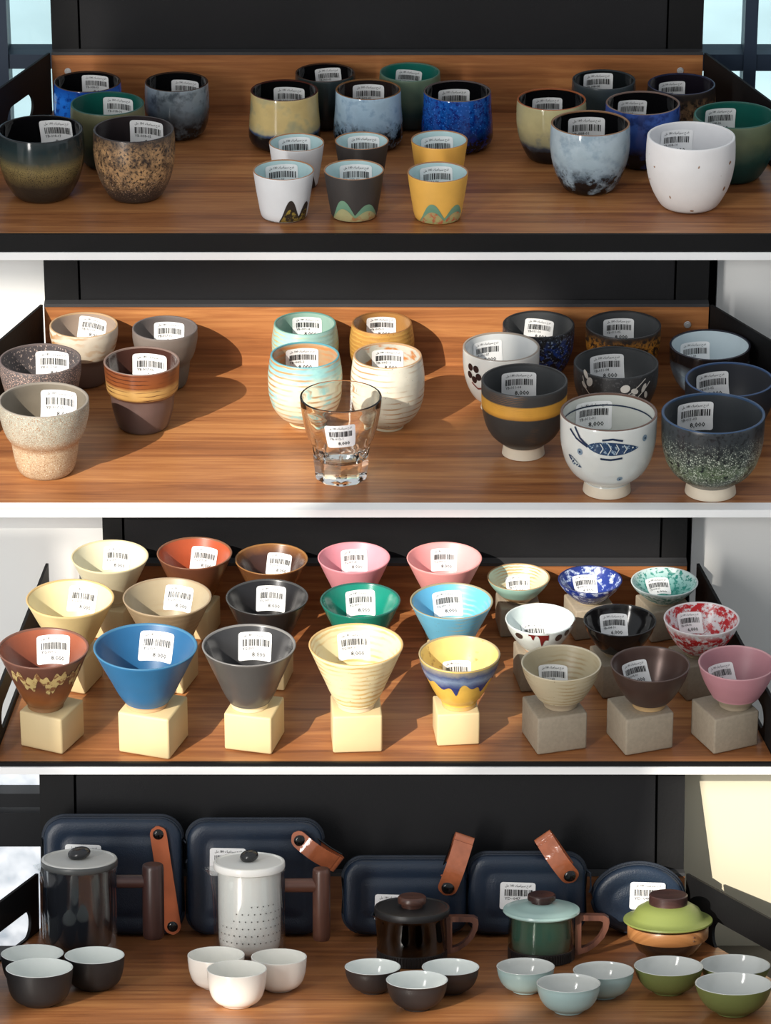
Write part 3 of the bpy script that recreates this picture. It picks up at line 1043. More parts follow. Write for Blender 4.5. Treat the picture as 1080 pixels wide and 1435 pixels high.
cup(1, 'glazed_cup', c, 'dark brown cup with mottled gold patches at the left front of the top shelf', 190, 112, 163, 286, None, 'tulip', m_browngold, st=(15, 5, 52, 'YB-008-05', '8,000'), group=g1)
def m_sage(H): return [G(H, [(0, (16, 48, 46)), (.35, (24, 62, 56)), (.55, (84, 94, 70)), (.8, (104, 104, 76)), (1, (104, 104, 78))], wob=.05, rough=.42), GREENIN, flat((30, 80, 72), .4)]
cup(1, 'glazed_cup', c, 'matt sage green cup behind the two front left cups of the top shelf', 153, 102, 129, 240, None, 'tulip', m_sage, st=(12, 7, 46, 'YB-008-06', '8,000'), group=g1)
def m_blue1(H): return [G(H, [(0, (12, 12, 16)), (.2, (14, 30, 70)), (.35, (28, 96, 196)), (.8, (36, 112, 210)), (1, (24, 70, 150))], wob=.04, rough=.1, mott=[dict(c=(20, 60, 140), s=120, t=.55, so=.06)]), BLK, RIMBR]
cup(1, 'glazed_cup', c, 'bright blue cup by the left end of the top back board', 125, 93, 100, None, .92, 'round', m_blue1, st=(8, 5, 40, 'YB-008-03', '8,000'), group=g1)
def m_greyblue(H): return [G(H, [(0, (12, 12, 14)), (.28, (16, 17, 20)), (.44, (66, 76, 84)), (.62, (118, 132, 142)), (1, (140, 152, 160))], wob=.09, wscale=35, rough=.12, mott=[dict(c=(84, 94, 102), s=70, t=.58, so=.08, d=6)]), BLK, RIMBR]
cup(1, 'glazed_cup', c, 'grey blue cup fading to black at its foot, against the top back board at left', 249, 88, 101, 198, None, 'round', m_greyblue, st=(10, 11, 42, 'YB-008-02', '8,000'), group=g1)

def m_tan(H): return [G(H, [(0, (12, 11, 13)), (.30, (14, 14, 18)), (.34, (60, 80, 112)), (.38, (176, 166, 128)), (.48, (196, 176, 122)), (1, (188, 168, 116))], wob=.025, rough=.08, mott=[dict(c=(128, 140, 122), s=28, t=.62, so=.1, z=(.35, 1))]), BLK, flat((70, 36, 30), .15)]
cup(1, 'glazed_cup', c, 'tan cup with black lower band in the middle row of the top shelf', 399, 94, 112, 216, None, 'bell', m_tan, st=(6, 10, 46, 'YB-009-04', '8,000'), group=g1)
def m_ltblue(H): return [G(H, [(0, (10, 10, 12)), (.30, (14, 15, 20)), (.40, (104, 128, 146)), (.5, (150, 178, 200)), (1, (164, 190, 208))], wob=.08, wscale=60, rough=.08, mott=[dict(c=(128, 156, 180), s=60, t=.58, so=.07, d=6), dict(c=(24, 28, 34), s=150, t=.56, so=.03, z=(.25, .46))]), flat((40, 32, 30), .1), flat((120, 84, 52), .2)]
cup(1, 'glazed_cup', c, 'light blue cup with black foot between the tan and deep blue cups', 516, 91, 111, 215, None, 'bell', m_ltblue, st=(0, 7, 46, 'YB-009-01', '8,000'), group=g1)
def m_dblue(H): return [G(H, [(0, (8, 8, 12)), (.26, (10, 12, 22)), (.34, (10, 44, 96)), (.5, (16, 72, 152)), (1, (22, 84, 166))], wob=.04, rough=.08, mott=[dict(c=(12, 40, 116), s=170, t=.54, so=.05, d=5), dict(c=(60, 120, 214), s=420, t=.62, so=.03, z=(.4, 1))]), BLK, flat((90, 80, 78), .2)]
cup(1, 'glazed_cup', c, 'deep cobalt blue cup with black foot in the middle row', 640, 94, 113, 217, None, 'bell', m_dblue, st=(-4, 12, 46, 'YB-009-03', '8,000'), group=g1)
def m_slate(H): return [G(H, [(0, (20, 24, 26)), (.5, (34, 42, 44)), (1, (44, 54, 56))], wob=.05, rough=.2), BLK, RIMBR]
cup(1, 'glazed_cup', c, 'dark slate cup against the back board behind the tan and light blue cups', 456, 83, 89, None, .9, 'round', m_slate, st=(4, 6, 38, 'YB-009-05', '8,000', .1), group=g1)
def m_sage2(H): return [G(H, [(0, (20, 44, 60)), (.35, (40, 70, 72)), (.6, (92, 112, 92)), (1, (98, 116, 94))], wob=.05, rough=.4), flat((22, 104, 92), .35), flat((80, 110, 96), .4)]
cup(1, 'glazed_cup', c, 'sage cup with teal inside against the back board, behind the cobalt cup', 574, 84, 88, None, .9, 'round', m_sage2, st=(-2, 10, 38, 'YB-009-06', '8,000', -.1), group=g1)

# small tapered cups with painted hills
def hills(p, root, peaks, mat, mat2, name='painted_hills', phi0=0.0):
    """peaks: (u centre, half width, height) as fractions of R / H"""
    R, H = p.R, p.H
    def top(u):
        h = 0.0
        for (uc, hw, hh) in peaks:
            d = (u / R - uc) / hw
            h = max(h, hh * H * math.exp(-0.9 * abs(d) ** 2.2))
        return max(h - 0.0, 0.002)
    deco_strip(p, name, mat, root, -1.15 * R, 1.15 * R, 60, lambda u: 0.0012, lambda u: top(u) if top(u) > .05 * H else 0.0014, rows=5, phi0=phi0)
    deco_strip(p, name, mat2, root, -1.1 * R, 1.1 * R, 60, lambda u: 0.0014, lambda u: (top(u) * .62 if top(u) > .08 * H else 0.0016), off=.0008, rows=4, phi0=phi0)

HGREEN = G(.03, [(0, (132, 152, 112)), (.5, (104, 146, 124)), (1, (120, 158, 130))], wob=.2, rough=.3)
HSAND = G(.03, [(0, (170, 164, 120)), (1, (150, 156, 116))], wob=.2, rough=.35, mott=[dict(c=(160, 120, 80), s=120, t=.56, so=.06)])
HORANGE = G(.03, [(0, (160, 164, 112)), (1, (186, 140, 96))], wob=.2, rough=.35, mott=[dict(c=(180, 100, 70), s=150, t=.55, so=.05)])
HDARK = flat((48, 42, 38), .5)
HGOLD = G(.03, [(0, (120, 100, 50)), (1, (170, 150, 70))], wob=.2, rough=.2, mott=[dict(c=(50, 44, 36), s=200, t=.5, so=.05)])
WHT = lambda: flat((222, 225, 228), .5, .03)
CHAR = lambda: flat((56, 53, 52), .55, .08, bump=.1)
YEL = lambda: flat((230, 176, 82), .5, .05)
smalls = [
    ('white tapered small cup, back one of the white pair below the tan cup', 416, 77, 187, None, WHT, (-4, 5), 'YB-010-04', [(.62, .3, .42)], HDARK, HDARK),
    ('charcoal small cup, back one of the charcoal pair below the light blue cup', 507, 75, 185, None, CHAR, (3, 5), 'YB-010-02', [(.7, .3, .3)], HDARK, HDARK),
    ('yellow small cup, back one of the yellow pair below the cobalt cup', 615, 79, 183, None, YEL, (-3, 8), 'YB-010-03', [(.7, .3, .3)], HGREEN, HSAND),
    ('white small cup with dark and gold painted hill at the shelf front', 398, 85, 224, 313, WHT, (-4, 6), 'YB-010-05', [(.28, .30, .52), (1.0, .3, .42)], HDARK, HGOLD),
    ('charcoal small cup with pale green painted hills at the shelf front', 496, 84, 224, 312, CHAR, (3, 6), 'YB-010-01', [(-.42, .42, .50), (.55, .5, .40)], HGREEN, HSAND),
    ('yellow small cup with green painted hills at the shelf front', 613, 85, 227, 315, YEL, (-2, 6), 'YB-010-06', [(-.22, .42, .48), (.75, .45, .42)], HGREEN, HORANGE),
]
for (lab, cx, w, tp, bs, mk, st, code, pk, h1, h2) in smalls:
    p, root = cup(1, 'small_cup', c, lab, cx, w, tp, bs, None if bs else .8, 'taper', [mk(), AQUA, RIMTAN], st=(st[0], st[1], 49, code, '6,000', .03), group='small tapered cups on the top shelf', wall=.045)
    hills(p, root, pk, h1, h2)

def m_beige(H): return [G(H, [(0, (14, 11, 12)), (.24, (16, 15, 18)), (.31, (56, 66, 80)), (.38, (150, 148, 118)), (.6, (182, 172, 128)), (1, (170, 162, 122))], wob=.035, rough=.1, mott=[dict(c=(96, 110, 120), s=40, t=.6, so=.08, z=(.3, .6))]), BLK, flat((150, 84, 50), .2)]
cup(1, 'glazed_cup', c, 'beige and black cup at the left of the right hand group on the top shelf', 771, 96, 124, 231, None, 'tulip', m_beige, st=(-4, 13, 44, 'YB-008-04', '8,000'), group=g1)
def m_slate2(H): return [G(H, [(0, (30, 32, 34)), (.3, (84, 82, 66)), (.45, (64, 74, 74)), (.8, (56, 66, 70)), (1, (60, 68, 72))], wob=.06, rough=.25), flat((24, 28, 30), .15), flat((50, 56, 60), .3)]
cup(1, 'glazed_cup', c, 'slate grey cup at the back, behind the light blue glossy cup at right', 844, 88, 98, None, .9, 'round', m_slate2, st=(-6, 4, 44, 'YB-008-08', '8,000'), group=g1)
def m_leaf(H): return [G(H, [(0, (44, 36, 30)), (1, (40, 34, 32))], rough=.3, mott=[dict(c=(164, 128, 92), s=110, t=.50, so=.05, z=(.1, .8), d=5), dict(c=(120, 90, 66), s=260, t=.55, so=.05, z=(.1, .8))]), flat((26, 22, 30), .2), flat((42, 44, 66), .2)]
cup(1, 'glazed_cup', c, 'dark cup with brown leaf mottling below the right screw of the top back board', 952, 94, 103, None, .9, 'round', m_leaf, st=(-10, 11, 40, 'YB-008-05', '8,000'), group=g1)
def m_blue2(H): return [G(H, [(0, (10, 10, 14)), (.28, (16, 20, 34)), (.45, (46, 76, 150)), (.75, (66, 100, 178)), (1, (58, 86, 160))], wob=.08, rough=.12, mott=[dict(c=(40, 60, 120), s=60, t=.56, so=.06)]), BLK, flat((120, 100, 92), .2)]
cup(1, 'glazed_cup', c, 'royal blue cup with brownish rim between the light blue and white cups', 898, 103, 128, 239, None, 'tulip', m_blue2, st=(-12, 12, 44, 'YB-008-03', '8,000', -.06), group=g1)
def m_ltblue2(H): return [G(H, [(0, (12, 11, 13)), (.22, (16, 16, 20)), (.33, (90, 108, 122)), (.46, (152, 172, 184)), (.7, (164, 182, 192)), (1, (170, 186, 196))], wob=.09, wscale=55, rough=.07, mott=[dict(c=(138, 158, 172), s=55, t=.58, so=.08, d=6), dict(c=(20, 22, 26), s=140, t=.55, so=.03, z=(.15, .38))]), BLK, flat((140, 104, 76), .2)]
cup(1, 'glazed_cup', c, 'glossy pale blue cup with black foot at the front right of the top shelf', 825, 110, 155, 275, None, 'tulip', m_ltblue2, st=(-3, 9, 54, 'YB-008-01', '8,000'), group=g1)
def m_white(H): return [G(H, [(0, (224, 222, 220)), (1, (232, 230, 230))], rough=.5, vary=.02, mott=[dict(c=(150, 110, 80), s=95, t=.75, so=.012, d=1)], bump=.08), flat((226, 226, 228), .4, .02), flat((232, 230, 230), .5, .02)]
cup(1, 'glazed_cup', c, 'matt white cup with a few brown flecks at the right front of the top shelf', 965, 122, 171, 300, None, 'tulip', m_white, st=(-16, 10, 50, 'YB-008-10', '8,000', -.04), group=g1)
def m_sage3(H): return [G(H, [(0, (12, 60, 58)), (.38, (18, 70, 66)), (.52, (70, 98, 84)), (.75, (112, 122, 92)), (1, (106, 118, 92))], wob=.06, rough=.4), GREENIN, flat((40, 92, 80), .4)]
cup(1, 'glazed_cup', c, 'green cup with teal inside at the far right, behind the white cup', 1026, 114, 143, 259, None, 'tulip', m_sage3, st=(-16, 8, 48, 'YB-008-06', '8,000', -.04), group=g1)

# ================================================================== TIER 2
g2 = 'stepped stoneware cups on the second shelf'
def m_swirl(H): return [G(H, [(0, (96, 76, 68)), (.50, (104, 84, 76)), (.53, (204, 192, 172)), (1, (208, 198, 182))], wob=.01, rough=.5, rings=dict(n=5, c=(176, 132, 84), t=.6, so=.2, dist=9, br=.5, z=(.54, 1)), mott=[]), flat((150, 132, 118), .5), flat((176, 146, 112), .5)]
cup(2, 'stoneware_cup', c, 'cream swirled cup with taupe lower half, back left of the second shelf', 120, 95, 438, 545, None, 'stack', m_swirl, st=(9, 6, 42, 'YB-017-03', '8,000', -.12), group=g2)
def m_taupe(H): return [G(H, [(0, (92, 84, 76)), (1, (112, 102, 96))], rough=.6, vary=.06), flat((92, 84, 82), .6), flat((100, 92, 90), .6)]
cup(2, 'stoneware_cup', c, 'plain grey taupe cup behind the rust banded cup', 233, 91, 443, 549, None, 'stack', m_taupe, st=(4, 8, 45, 'YB-017-02', '8,000'), group=g2)
def m_speck(H): return [G(H, [(0, (120, 86, 66)), (.45, (110, 84, 70)), (.8, (84, 78, 78)), (1, (80, 76, 78))], rough=.6, mott=[dict(c=(190, 160, 146), s=850, t=.57, so=.04), dict(c=(56, 50, 52), s=700, t=.6, so=.03)], bump=.2), G(H, [(0, (62, 60, 62)), (1, (74, 68, 70))], rough=.6, mott=[dict(c=(180, 160, 150), s=400, t=.61, so=.03)]), flat((96, 84, 82), .6)]
cup(2, 'stoneware_cup', c, 'dark grey speckled cup at the left edge of the second shelf', 60, 114, 482, None, .92, 'stack', m_speck, st=(14, 9, 52, 'YB-017-04', '8,000', .06), group=g2)
def m_sand(H): return [G(H, [(0, (170, 146, 116)), (.4, (176, 154, 126)), (.48, (164, 128, 96)), (.6, (164, 158, 142)), (1, (150, 152, 142))], wob=.02, rough=.6, mott=[dict(c=(140, 104, 74), s=900, t=.56, so=.05), dict(c=(206, 198, 180), s=800, t=.62, so=.03)], bump=.15), G(H, [(0, (92, 80, 60)), (1, (118, 110, 98))], rough=.55), flat((140, 132, 122), .6)]
cup(2, 'stoneware_cup', c, 'sandy grey speckled cup at the front left of the second shelf', 65, 126, 536, 674, None, 'stack', m_sand, st=(18, 9, 57, 'YB-017-05', '8,000', .05), group=g2)
def m_rust(H): return [G(H, [(0, (84, 68, 64)), (.53, (92, 74, 70)), (.56, (86, 46, 30)), (.6, (172, 134, 78)), (.72, (178, 142, 86)), (.78, (124, 70, 36)), (1, (112, 62, 38))], wob=.015, rough=.28, rings=dict(n=10, c=(70, 36, 24), t=.86, so=.08, dist=2, br=.46, z=(.56, 1))), flat((66, 42, 36), .14), flat((120, 100, 92), .3)]
cup(2, 'stoneware_cup', c, 'brown cup with glossy rust and gold band, second shelf left', 201, 106, 486, 610, None, 'stackband', m_rust, st=(9, 9, 52, 'YB-017-06', '8,000'), group=g2)

g3 = 'ribbed barrel cups on the second shelf'
def m_aqua(H): return [G(H, [(0, (190, 176, 130)), (.45, (176, 180, 150)), (.7, (150, 186, 178)), (1, (140, 176, 170))], wob=.06, rough=.3, rings=dict(n=9, c=(176, 160, 104), t=.8, so=.12, br=.5), bump=.1), flat((140, 170, 158), .3), flat((100, 140, 130), .35)]
cup(2, 'barrel_cup', c, 'aqua barrel cup at the back of the ribbed four', 428, 89, 437, None, .98, 'barrel', m_aqua, st=(2, 7, 43, 'YB-005-4', '8,000'), group=g3)
def m_mustard(H): return [G(H, [(0, (168, 122, 52)), (1, (172, 128, 66))], wob=.05, rough=.35, rings=dict(n=9, c=(188, 146, 76), t=.7, so=.2, br=.4), mott=[dict(c=(90, 60, 34), s=420, t=.67, so=.02)], bump=.12), flat((160, 116, 66), .35), flat((136, 92, 50), .4)]
cup(2, 'barrel_cup', c, 'mustard brown barrel cup at the back of the ribbed four', 535, 86, 437, None, .98, 'barrel', m_mustard, st=(-1, 7, 43, 'YB-005-3', '8,000'), group=g3)
def m_aqst(H): return [G(H, [(0, (206, 186, 150)), (.4, (212, 204, 180)), (.75, (200, 206, 186)), (.86, (140, 186, 186)), (1, (116, 170, 178))], wob=.05, rough=.35, rings=dict(n=8, c=(172, 134, 92), t=.72, so=.16, dist=1.6, ds=1.0, br=.46), mott=[dict(c=(146, 194, 192), s=42, t=.56, so=.05, st=(1, 1, 2.2))], bump=.08), G(H, [(0, (160, 130, 100)), (1, (178, 150, 118))], rough=.3, rings=dict(n=7, c=(190, 130, 80), t=.6, so=.2)), flat((86, 148, 160), .3)]
cup(2, 'barrel_cup', c, 'aqua and cream barrel cup with rusty ridges, behind the clear glass', 428, 99, 479, 602, None, 'barrel', m_aqst, st=(-5, 9, 48, 'YB-005-2', '8,000'), group=g3)
def m_whst(H): return [G(H, [(0, (186, 180, 160)), (.4, (206, 202, 186)), (1, (208, 204, 190))], wob=.04, rough=.35, rings=dict(n=8, c=(170, 130, 88), t=.86, so=.10, dist=1.6, ds=1.0, br=.5), mott=[dict(c=(80, 62, 46), s=420, t=.70, so=.02)], bump=.08), G(H, [(0, (196, 190, 176)), (1, (186, 184, 172))], rough=.3, mott=[dict(c=(184, 120, 66), s=34, t=.58, so=.04, st=(1, 1, 2))]), flat((176, 140, 104), .35)]
cup(2, 'barrel_cup', c, 'off white barrel cup with thin rusty ridges beside the clear glass', 543, 98, 480, 606, None, 'barrel', m_whst, st=(0, 10, 46, 'YB-005-1', '8,000'), group=g3)

# clear tumbler with facets
SHAPES['tumbler'] = [(0, .60), (.03, .63), (.12, .65), (.36, .70), (.42, .715), (.52, .82), (.7, .92), (.9, .985), (1, 1)]
p = Pot(2, 478, 114, 534, 682, None, 'tumbler', wall=.07, floor=.2)
root = empty('glass_tumbler', p.C); tag(root, 'clear glass tumbler with faceted base at the front of the second shelf', 'glass')
def facet(a, r, z):
    zt = z / p.H
    w = max(0.0, min(1.0, (0.46 - zt) / 0.06)) * (1 if r > p.R * .5 else 0)
    if w <= 0:
        return 1.0
    n = 10; seg_ = 2 * math.pi / n
    q = (a % seg_) - seg_ / 2
    fl = math.cos(seg_ / 2) / math.cos(q) * 1.04
    return 1 + (fl - 1) * w
op = p.outer()
inn = [(p.R - p.wall * .8, p.H * .985)] + [(max(p.rout(z) - p.wall * (1.0 + 2.2 * max(0, .5 - z / p.H)), .01), z) for z in np.linspace(p.H * .95, p.H * .3, 12)]
inn += [(inn[-1][0] * .85, p.H * .25), (inn[-1][0] * .5, p.H * .225), (.0004, p.H * .22)]
prof = [(.0004, .003), (op[0][0] * .5, .0028), (op[0][0] * .86, .0004)] + op + [(p.R - p.wall * .12, p.H + p.wall * .25), (p.R - p.wall * .5, p.H + p.wall * .36), (p.R - p.wall * .74, p.H + p.wall * .2)] + inn
mb = MB(); mb.lathe(prof, 80, None, mod=facet)
mb.build('body', real_glass('clear glass'), root, angle=22)
om = out_map(p)
sticker(root, lambda u, v, o: om(u, v + p.H * .69, o), 45 * p.s, 36 * p.s, 'YB-012-1', '8,000', tilt=.08)

g4 = 'footed tea cups on the second shelf'
CREAMF = flat((214, 202, 182), .6)
GRIN = flat((66, 68, 70), .45)
def spk(base, cols, rough=.4, inn=None, rim=None, foot=None):
    def f(H):
        return [G(H, base, rough=rough, mott=cols, vary=.05), inn or GRIN, rim or flat((40, 40, 42), .4), foot or CREAMF]
    return f
cup(2, 'tea_cup', c, 'dark grey cup with blue speckles, back row left of the amber speckled cup', 753, 100, 436, None, .84, 'yunomi', spk([(0, (30, 32, 38)), (.8, (36, 40, 46)), (1, (48, 52, 56))], [dict(c=(36, 74, 160), s=150, t=.5, so=.05, z=(.2, .82)), dict(c=(170, 190, 214), s=420, t=.61, so=.03, z=(.25, .95)), dict(c=(24, 26, 30), s=260, t=.56, so=.04)]), st=(2, 11, 42, 'YB-011-06', '8,000', -.1), group=g4, foot_t=.11)
cup(2, 'tea_cup', c, 'dark cup with amber speckled band against the second back board', 871, 105, 436, None, .84, 'yunomi', spk([(0, (40, 30, 24)), (.8, (46, 36, 30)), (1, (40, 34, 30))], [dict(c=(196, 130, 46), s=190, t=.48, so=.05, z=(.3, .86), d=5), dict(c=(60, 40, 28), s=340, t=.58, so=.04)]), st=(-4, 10, 45, 'YB-011-05', '8,000'), group=g4, foot_t=.11)
def m_plum(H): return [G(H, [(0, (206, 204, 198)), (1, (216, 216, 212))], rough=.18, vary=.02), flat((208, 210, 210), .2, .02), flat((150, 138, 126), .3), CREAMF]
p, root = cup(2, 'tea_cup', c, 'white tea cup with dark painted plum blossom', 701, 107, 466, 582, None, 'yunomi', m_plum, st=(-18, 10, 46, 'YB-011-07', '8,000'), group=g4, foot_t=.10)
PBR = flat((46, 26, 24), .4); PRED = flat((120, 50, 40), .4)
fx = lambda px: (px - p.cx) * p.s
fz = lambda py: p.H - (py - p.front) * p.s * 1.05
dots = [(fx(657) + dx * p.s, fz(532) + dzz * p.s, 5 * p.s, 5.5 * p.s, 0) for dx, dzz in ((-6, 9), (5, 9), (-8, -3), (1, -8), (9, -2))]
for q_ in dots:
    deco_dots(p, 'painted_petal', PBR, root, [q_])
deco_lines(p, 'painted_branch', PRED, root, [[(fx(652), fz(545)), (fx(663), fz(552)), (fx(674), fz(549)), (fx(684), fz(543))]], 2.6 * p.s)
def m_flow(H): return [G(H, [(0, (44, 46, 48)), (1, (54, 56, 58))], rough=.42, vary=.06, mott=[dict(c=(84, 86, 88), s=420, t=.62, so=.04)]), flat((62, 64, 66), .45, bump=.1), flat((44, 46, 48), .4), CREAMF]
p, root = cup(2, 'tea_cup', c, 'charcoal tea cup with white painted flowers and stems', 861, 118, 486, 596, None, 'yunomi', m_flow, st=(-10, 10, 51, 'YB-011-08', '8,000', .02), group=g4, foot_t=.10)
PW = flat((216, 214, 206), .4)
fx = lambda px: (px - p.cx) * p.s
fz = lambda py: p.H - (py - p.front) * p.s * 1.05
for q_ in [(fx(812), fz(532), 3.5 * p.s, 7 * p.s, .5), (fx(819), fz(541), 5 * p.s, 7 * p.s, -.3), (fx(809), fz(548), 3 * p.s, 6 * p.s, .8), (fx(871), fz(546), 7 * p.s, 6 * p.s, .2), (fx(885), fz(551), 6 * p.s, 4 * p.s, -.5), (fx(900), fz(549), 3.5 * p.s, 7 * p.s, -.4), (fx(880), fz(560), 7 * p.s, 5 * p.s, .5), (fx(905), fz(560), 3 * p.s, 6 * p.s, .3)]:
    deco_dots(p, 'painted_petal', PW, root, [q_])
for q_ in [[(fx(806), fz(536)), (fx(812), fz(552)), (fx(822), fz(562))], [(fx(862), fz(562)), (fx(880), fz(552)), (fx(902), fz(536))], [(fx(884), fz(566)), (fx(896), fz(556)), (fx(911), fz(542))]]:
    deco_lines(p, 'painted_stem', PW, root, [q_], 1.4 * p.s)
def m_sky(H): return [G(H, [(0, (150, 170, 184)), (.55, (146, 168, 184)), (.74, (92, 96, 100)), (.82, (36, 28, 26)), (1, (30, 26, 26))], wob=.04, rough=.15, mott=[dict(c=(190, 204, 212), s=80, t=.58, so=.06, z=(0, .6))]), flat((190, 204, 210), .2, .03), flat((40, 40, 50), .2), CREAMF]
cup(2, 'tea_cup', c, 'pale blue tea cup with black band under its rim, by the right side plate', 992, 113, 462, 567, None, 'yunomi', m_sky, st=(-18, 16, 47, 'YB-011-09', '8,000', -.05), group=g4, foot_t=.1)
def m_navy(H): return [G(H, [(0, (34, 36, 42)), (1, (40, 42, 48))], rough=.45), flat((50, 52, 58), .45), flat((52, 78, 116), .35), CREAMF]
cup(2, 'tea_cup', c, 'plain charcoal tea cup with blue rim behind the green speckled cup', 1019, 124, 508, 622, None, 'yunomi', m_navy, st=(-20, 12, 52, 'YB-011-02', '8,000'), group=g4, foot_t=.1)
def m_band(H): return [G(H, [(0, (48, 48, 47)), (.66, (52, 51, 50)), (.675, (176, 122, 42)), (.72, (206, 150, 58)), (.84, (200, 146, 56)), (.855, (56, 55, 54)), (1, (58, 58, 58))], wob=.004, rough=.45, rings=dict(n=26, c=(150, 96, 34), t=.93, so=.05, br=.62)), flat((64, 66, 68), .42), flat((52, 52, 52), .42), CREAMF]
cup(2, 'tea_cup', c, 'charcoal tea cup with broad yellow brushed band and bare foot', 733, 120, 510, 647, None, 'yunomi2', m_band, st=(-6, 11, 51, 'YB-011-04', '8,000'), group=g4, foot_t=.15)
def m_fish(H): return [G(H, [(0, (200, 202, 196)), (1, (212, 214, 210))], rough=.16, vary=.02), flat((204, 206, 200), .18, .02), flat((104, 78, 66), .3), CREAMF]
p, root = cup(2, 'tea_cup', c, 'white tea cup with blue painted fish at the front of the second shelf', 850, 135, 551, 701, None, 'yunomi2', m_fish, st=(-18, 10, 56, 'YB-011-01', '8,000', -.02), group=g4, foot_t=.13)
PB = G(p.H, [(0, (38, 58, 84)), (1, (44, 66, 96))], rough=.2, mott=[dict(c=(150, 170, 186), s=330, t=.6, so=.03)])
PB2 = flat((36, 50, 74), .25); PWH = flat((196, 204, 204), .25)
fx = lambda px: (px - p.cx) * p.s * 1.03
fz = lambda py: p.H - (py - p.front) * p.s * 1.05
def fish(x0, x1, yc0, yc1, hh, nm):
    X0, X1 = fx(x0), fx(x1)
    ctr = lambda u: fz(yc0) + (fz(yc1) - fz(yc0)) * (u - X0) / (X1 - X0)
    env = lambda u: max(0.0006, hh * p.s * (math.sin(math.pi * min(1, max(0, (u - X0) / (X1 - X0))) ** .8)) ** .7)
    deco_strip(p, nm, PB, root, X0, X1, 26, lambda u: ctr(u) - env(u), lambda u: ctr(u) + env(u), off=.0005, rows=4)
    ls = []
    for q in (.25, .4, .55, .7):
        u = X0 + (X1 - X0) * q
        ls += [[(u, ctr(u) - env(u) * .8), (u + 4 * p.s, ctr(u)), (u, ctr(u) + env(u) * .8)]]
    deco_lines(p, 'painted_scale', PWH, root, ls, 1.3 * p.s, off=.0009)
    deco_dots(p, 'painted_eye', PWH, root, [(X1 - 9 * p.s, ctr(X1 - 9 * p.s) + 1.5 * p.s, 1.4 * p.s, 1.4 * p.s, 0)], off=.0011)
fish(818, 889, 629, 632, 10, 'painted_fish')
for q_ in [[(fx(818), fz(628)), (fx(806), fz(620)), (fx(797), fz(606))], [(fx(818), fz(630)), (fx(800), fz(622)), (fx(788), fz(612))], [(fx(836), fz(645)), (fx(850), fz(646)), (fx(866), fz(644))], [(fx(838), fz(618)), (fx(852), fz(616)), (fx(866), fz(619))]]:
    deco_lines(p, 'painted_fin', PB2, root, [q_], 3.0 * p.s)
fish(783, 806, 652, 664, 5, 'painted_fish')
SPT = flat((120, 140, 156), .3)
for q_ in [(fx(806), fz(640), 4.5 * p.s, 5 * p.s, 0), (fx(901), fz(622), 4.5 * p.s, 5 * p.s, 0), (fx(866), fz(678), 5 * p.s, 4 * p.s, 0), (fx(792), fz(660), 4 * p.s, 4 * p.s, 0)]:
    deco_dots(p, 'painted_spot', SPT, root, [q_], off=.0004)
for q_ in [(fx(806), fz(640), 1.5 * p.s, 1.6 * p.s, 0), (fx(901), fz(622), 1.5 * p.s, 1.6 * p.s, 0), (fx(866), fz(678), 1.6 * p.s, 1.3 * p.s, 0)]:
    deco_dots(p, 'painted_spot', PB2, root, [q_], off=.0009)
# thin blue line inside the fish cup
inn_ = p.inner(); zq = p.H * .86
mb = MB(); rr = p.rout(zq) - p.wall - .0006; mb.lathe([(rr - .0002, zq - .0008), (rr, zq + .0008)], 56); mb.build('painted_line', PB2, root)
def m_moss(H): return [G(H, [(0, (46, 48, 48)), (.2, (50, 54, 52)), (.45, (96, 110, 84)), (.6, (70, 78, 70)), (.8, (52, 56, 58)), (1, (56, 60, 64))], wob=.05, rough=.3, mott=[dict(c=(206, 212, 196), s=640, t=.585, so=.03, z=(.25, .75)), dict(c=(36, 38, 40), s=200, t=.58, so=.05)]), flat((54, 58, 62), .4, bump=.1), flat((50, 76, 108), .35), CREAMF]
cup(2, 'tea_cup', c, 'dark tea cup with pale green speckles and blue rim, front right corner', 995, 144, 551, 704, None, 'yunomi2', m_moss, st=(-20, 11, 56, 'YB-011-03', '8,000', -.02), group=g4, foot_t=.14)

# ================================================================== TIER 3
M_CUBE_C = plain('cream wood cube', (206, 184, 140), 0.55, vary=.03, vscale=30)
M_CUBE_G = plain('grey beige stone cube', (150, 138, 120), 0.7, vary=.08, vscale=300, bump=.2)
def bowl(label, short, cx, w, top, base, shape, mats, st, small=False, rz=0.0, foot_t=.085, cubedx=0):
    t = T[3]
    s0 = mpp(floor_hit(3, cx, base))
    a = (0.50 if small else 0.43) * w * s0
    group = 'small flared bowls on grey cubes' if small else 'conical bowls on cream cubes'
    p, root = cup(3, 'flared_bowl' if small else 'conical_bowl', 'bowl', label, cx, w, top, base, None, shape, mats, foot_t, st, group, dz=a + .0004, wall=.045, floor=.12)
    cw = a * (1.28 if small else 1.2)
    cube = rbox('display_cube', cw, cw, a, a * .05, M_CUBE_G if small else M_CUBE_C)
    cube.location = p.C - t.n * (a + .0004) + Vector((cubedx * p.s, 0, 0))
    cube.rotation_euler = (0, 0, rz)
    tag(cube, ('grey beige' if small else 'cream') + ' cube under the ' + short, 'cube', 'grey beige display cubes' if small else 'cream display cubes')
    return p, root
def pl(out, inn=None, rim=None, foot=(196, 176, 140), rough=.4, vary=.05):
    def f(H):
        return [flat(out, rough, vary), flat(inn or out, rough, vary), flat(rim or out, rough, vary), flat(foot, .65)]
    return f
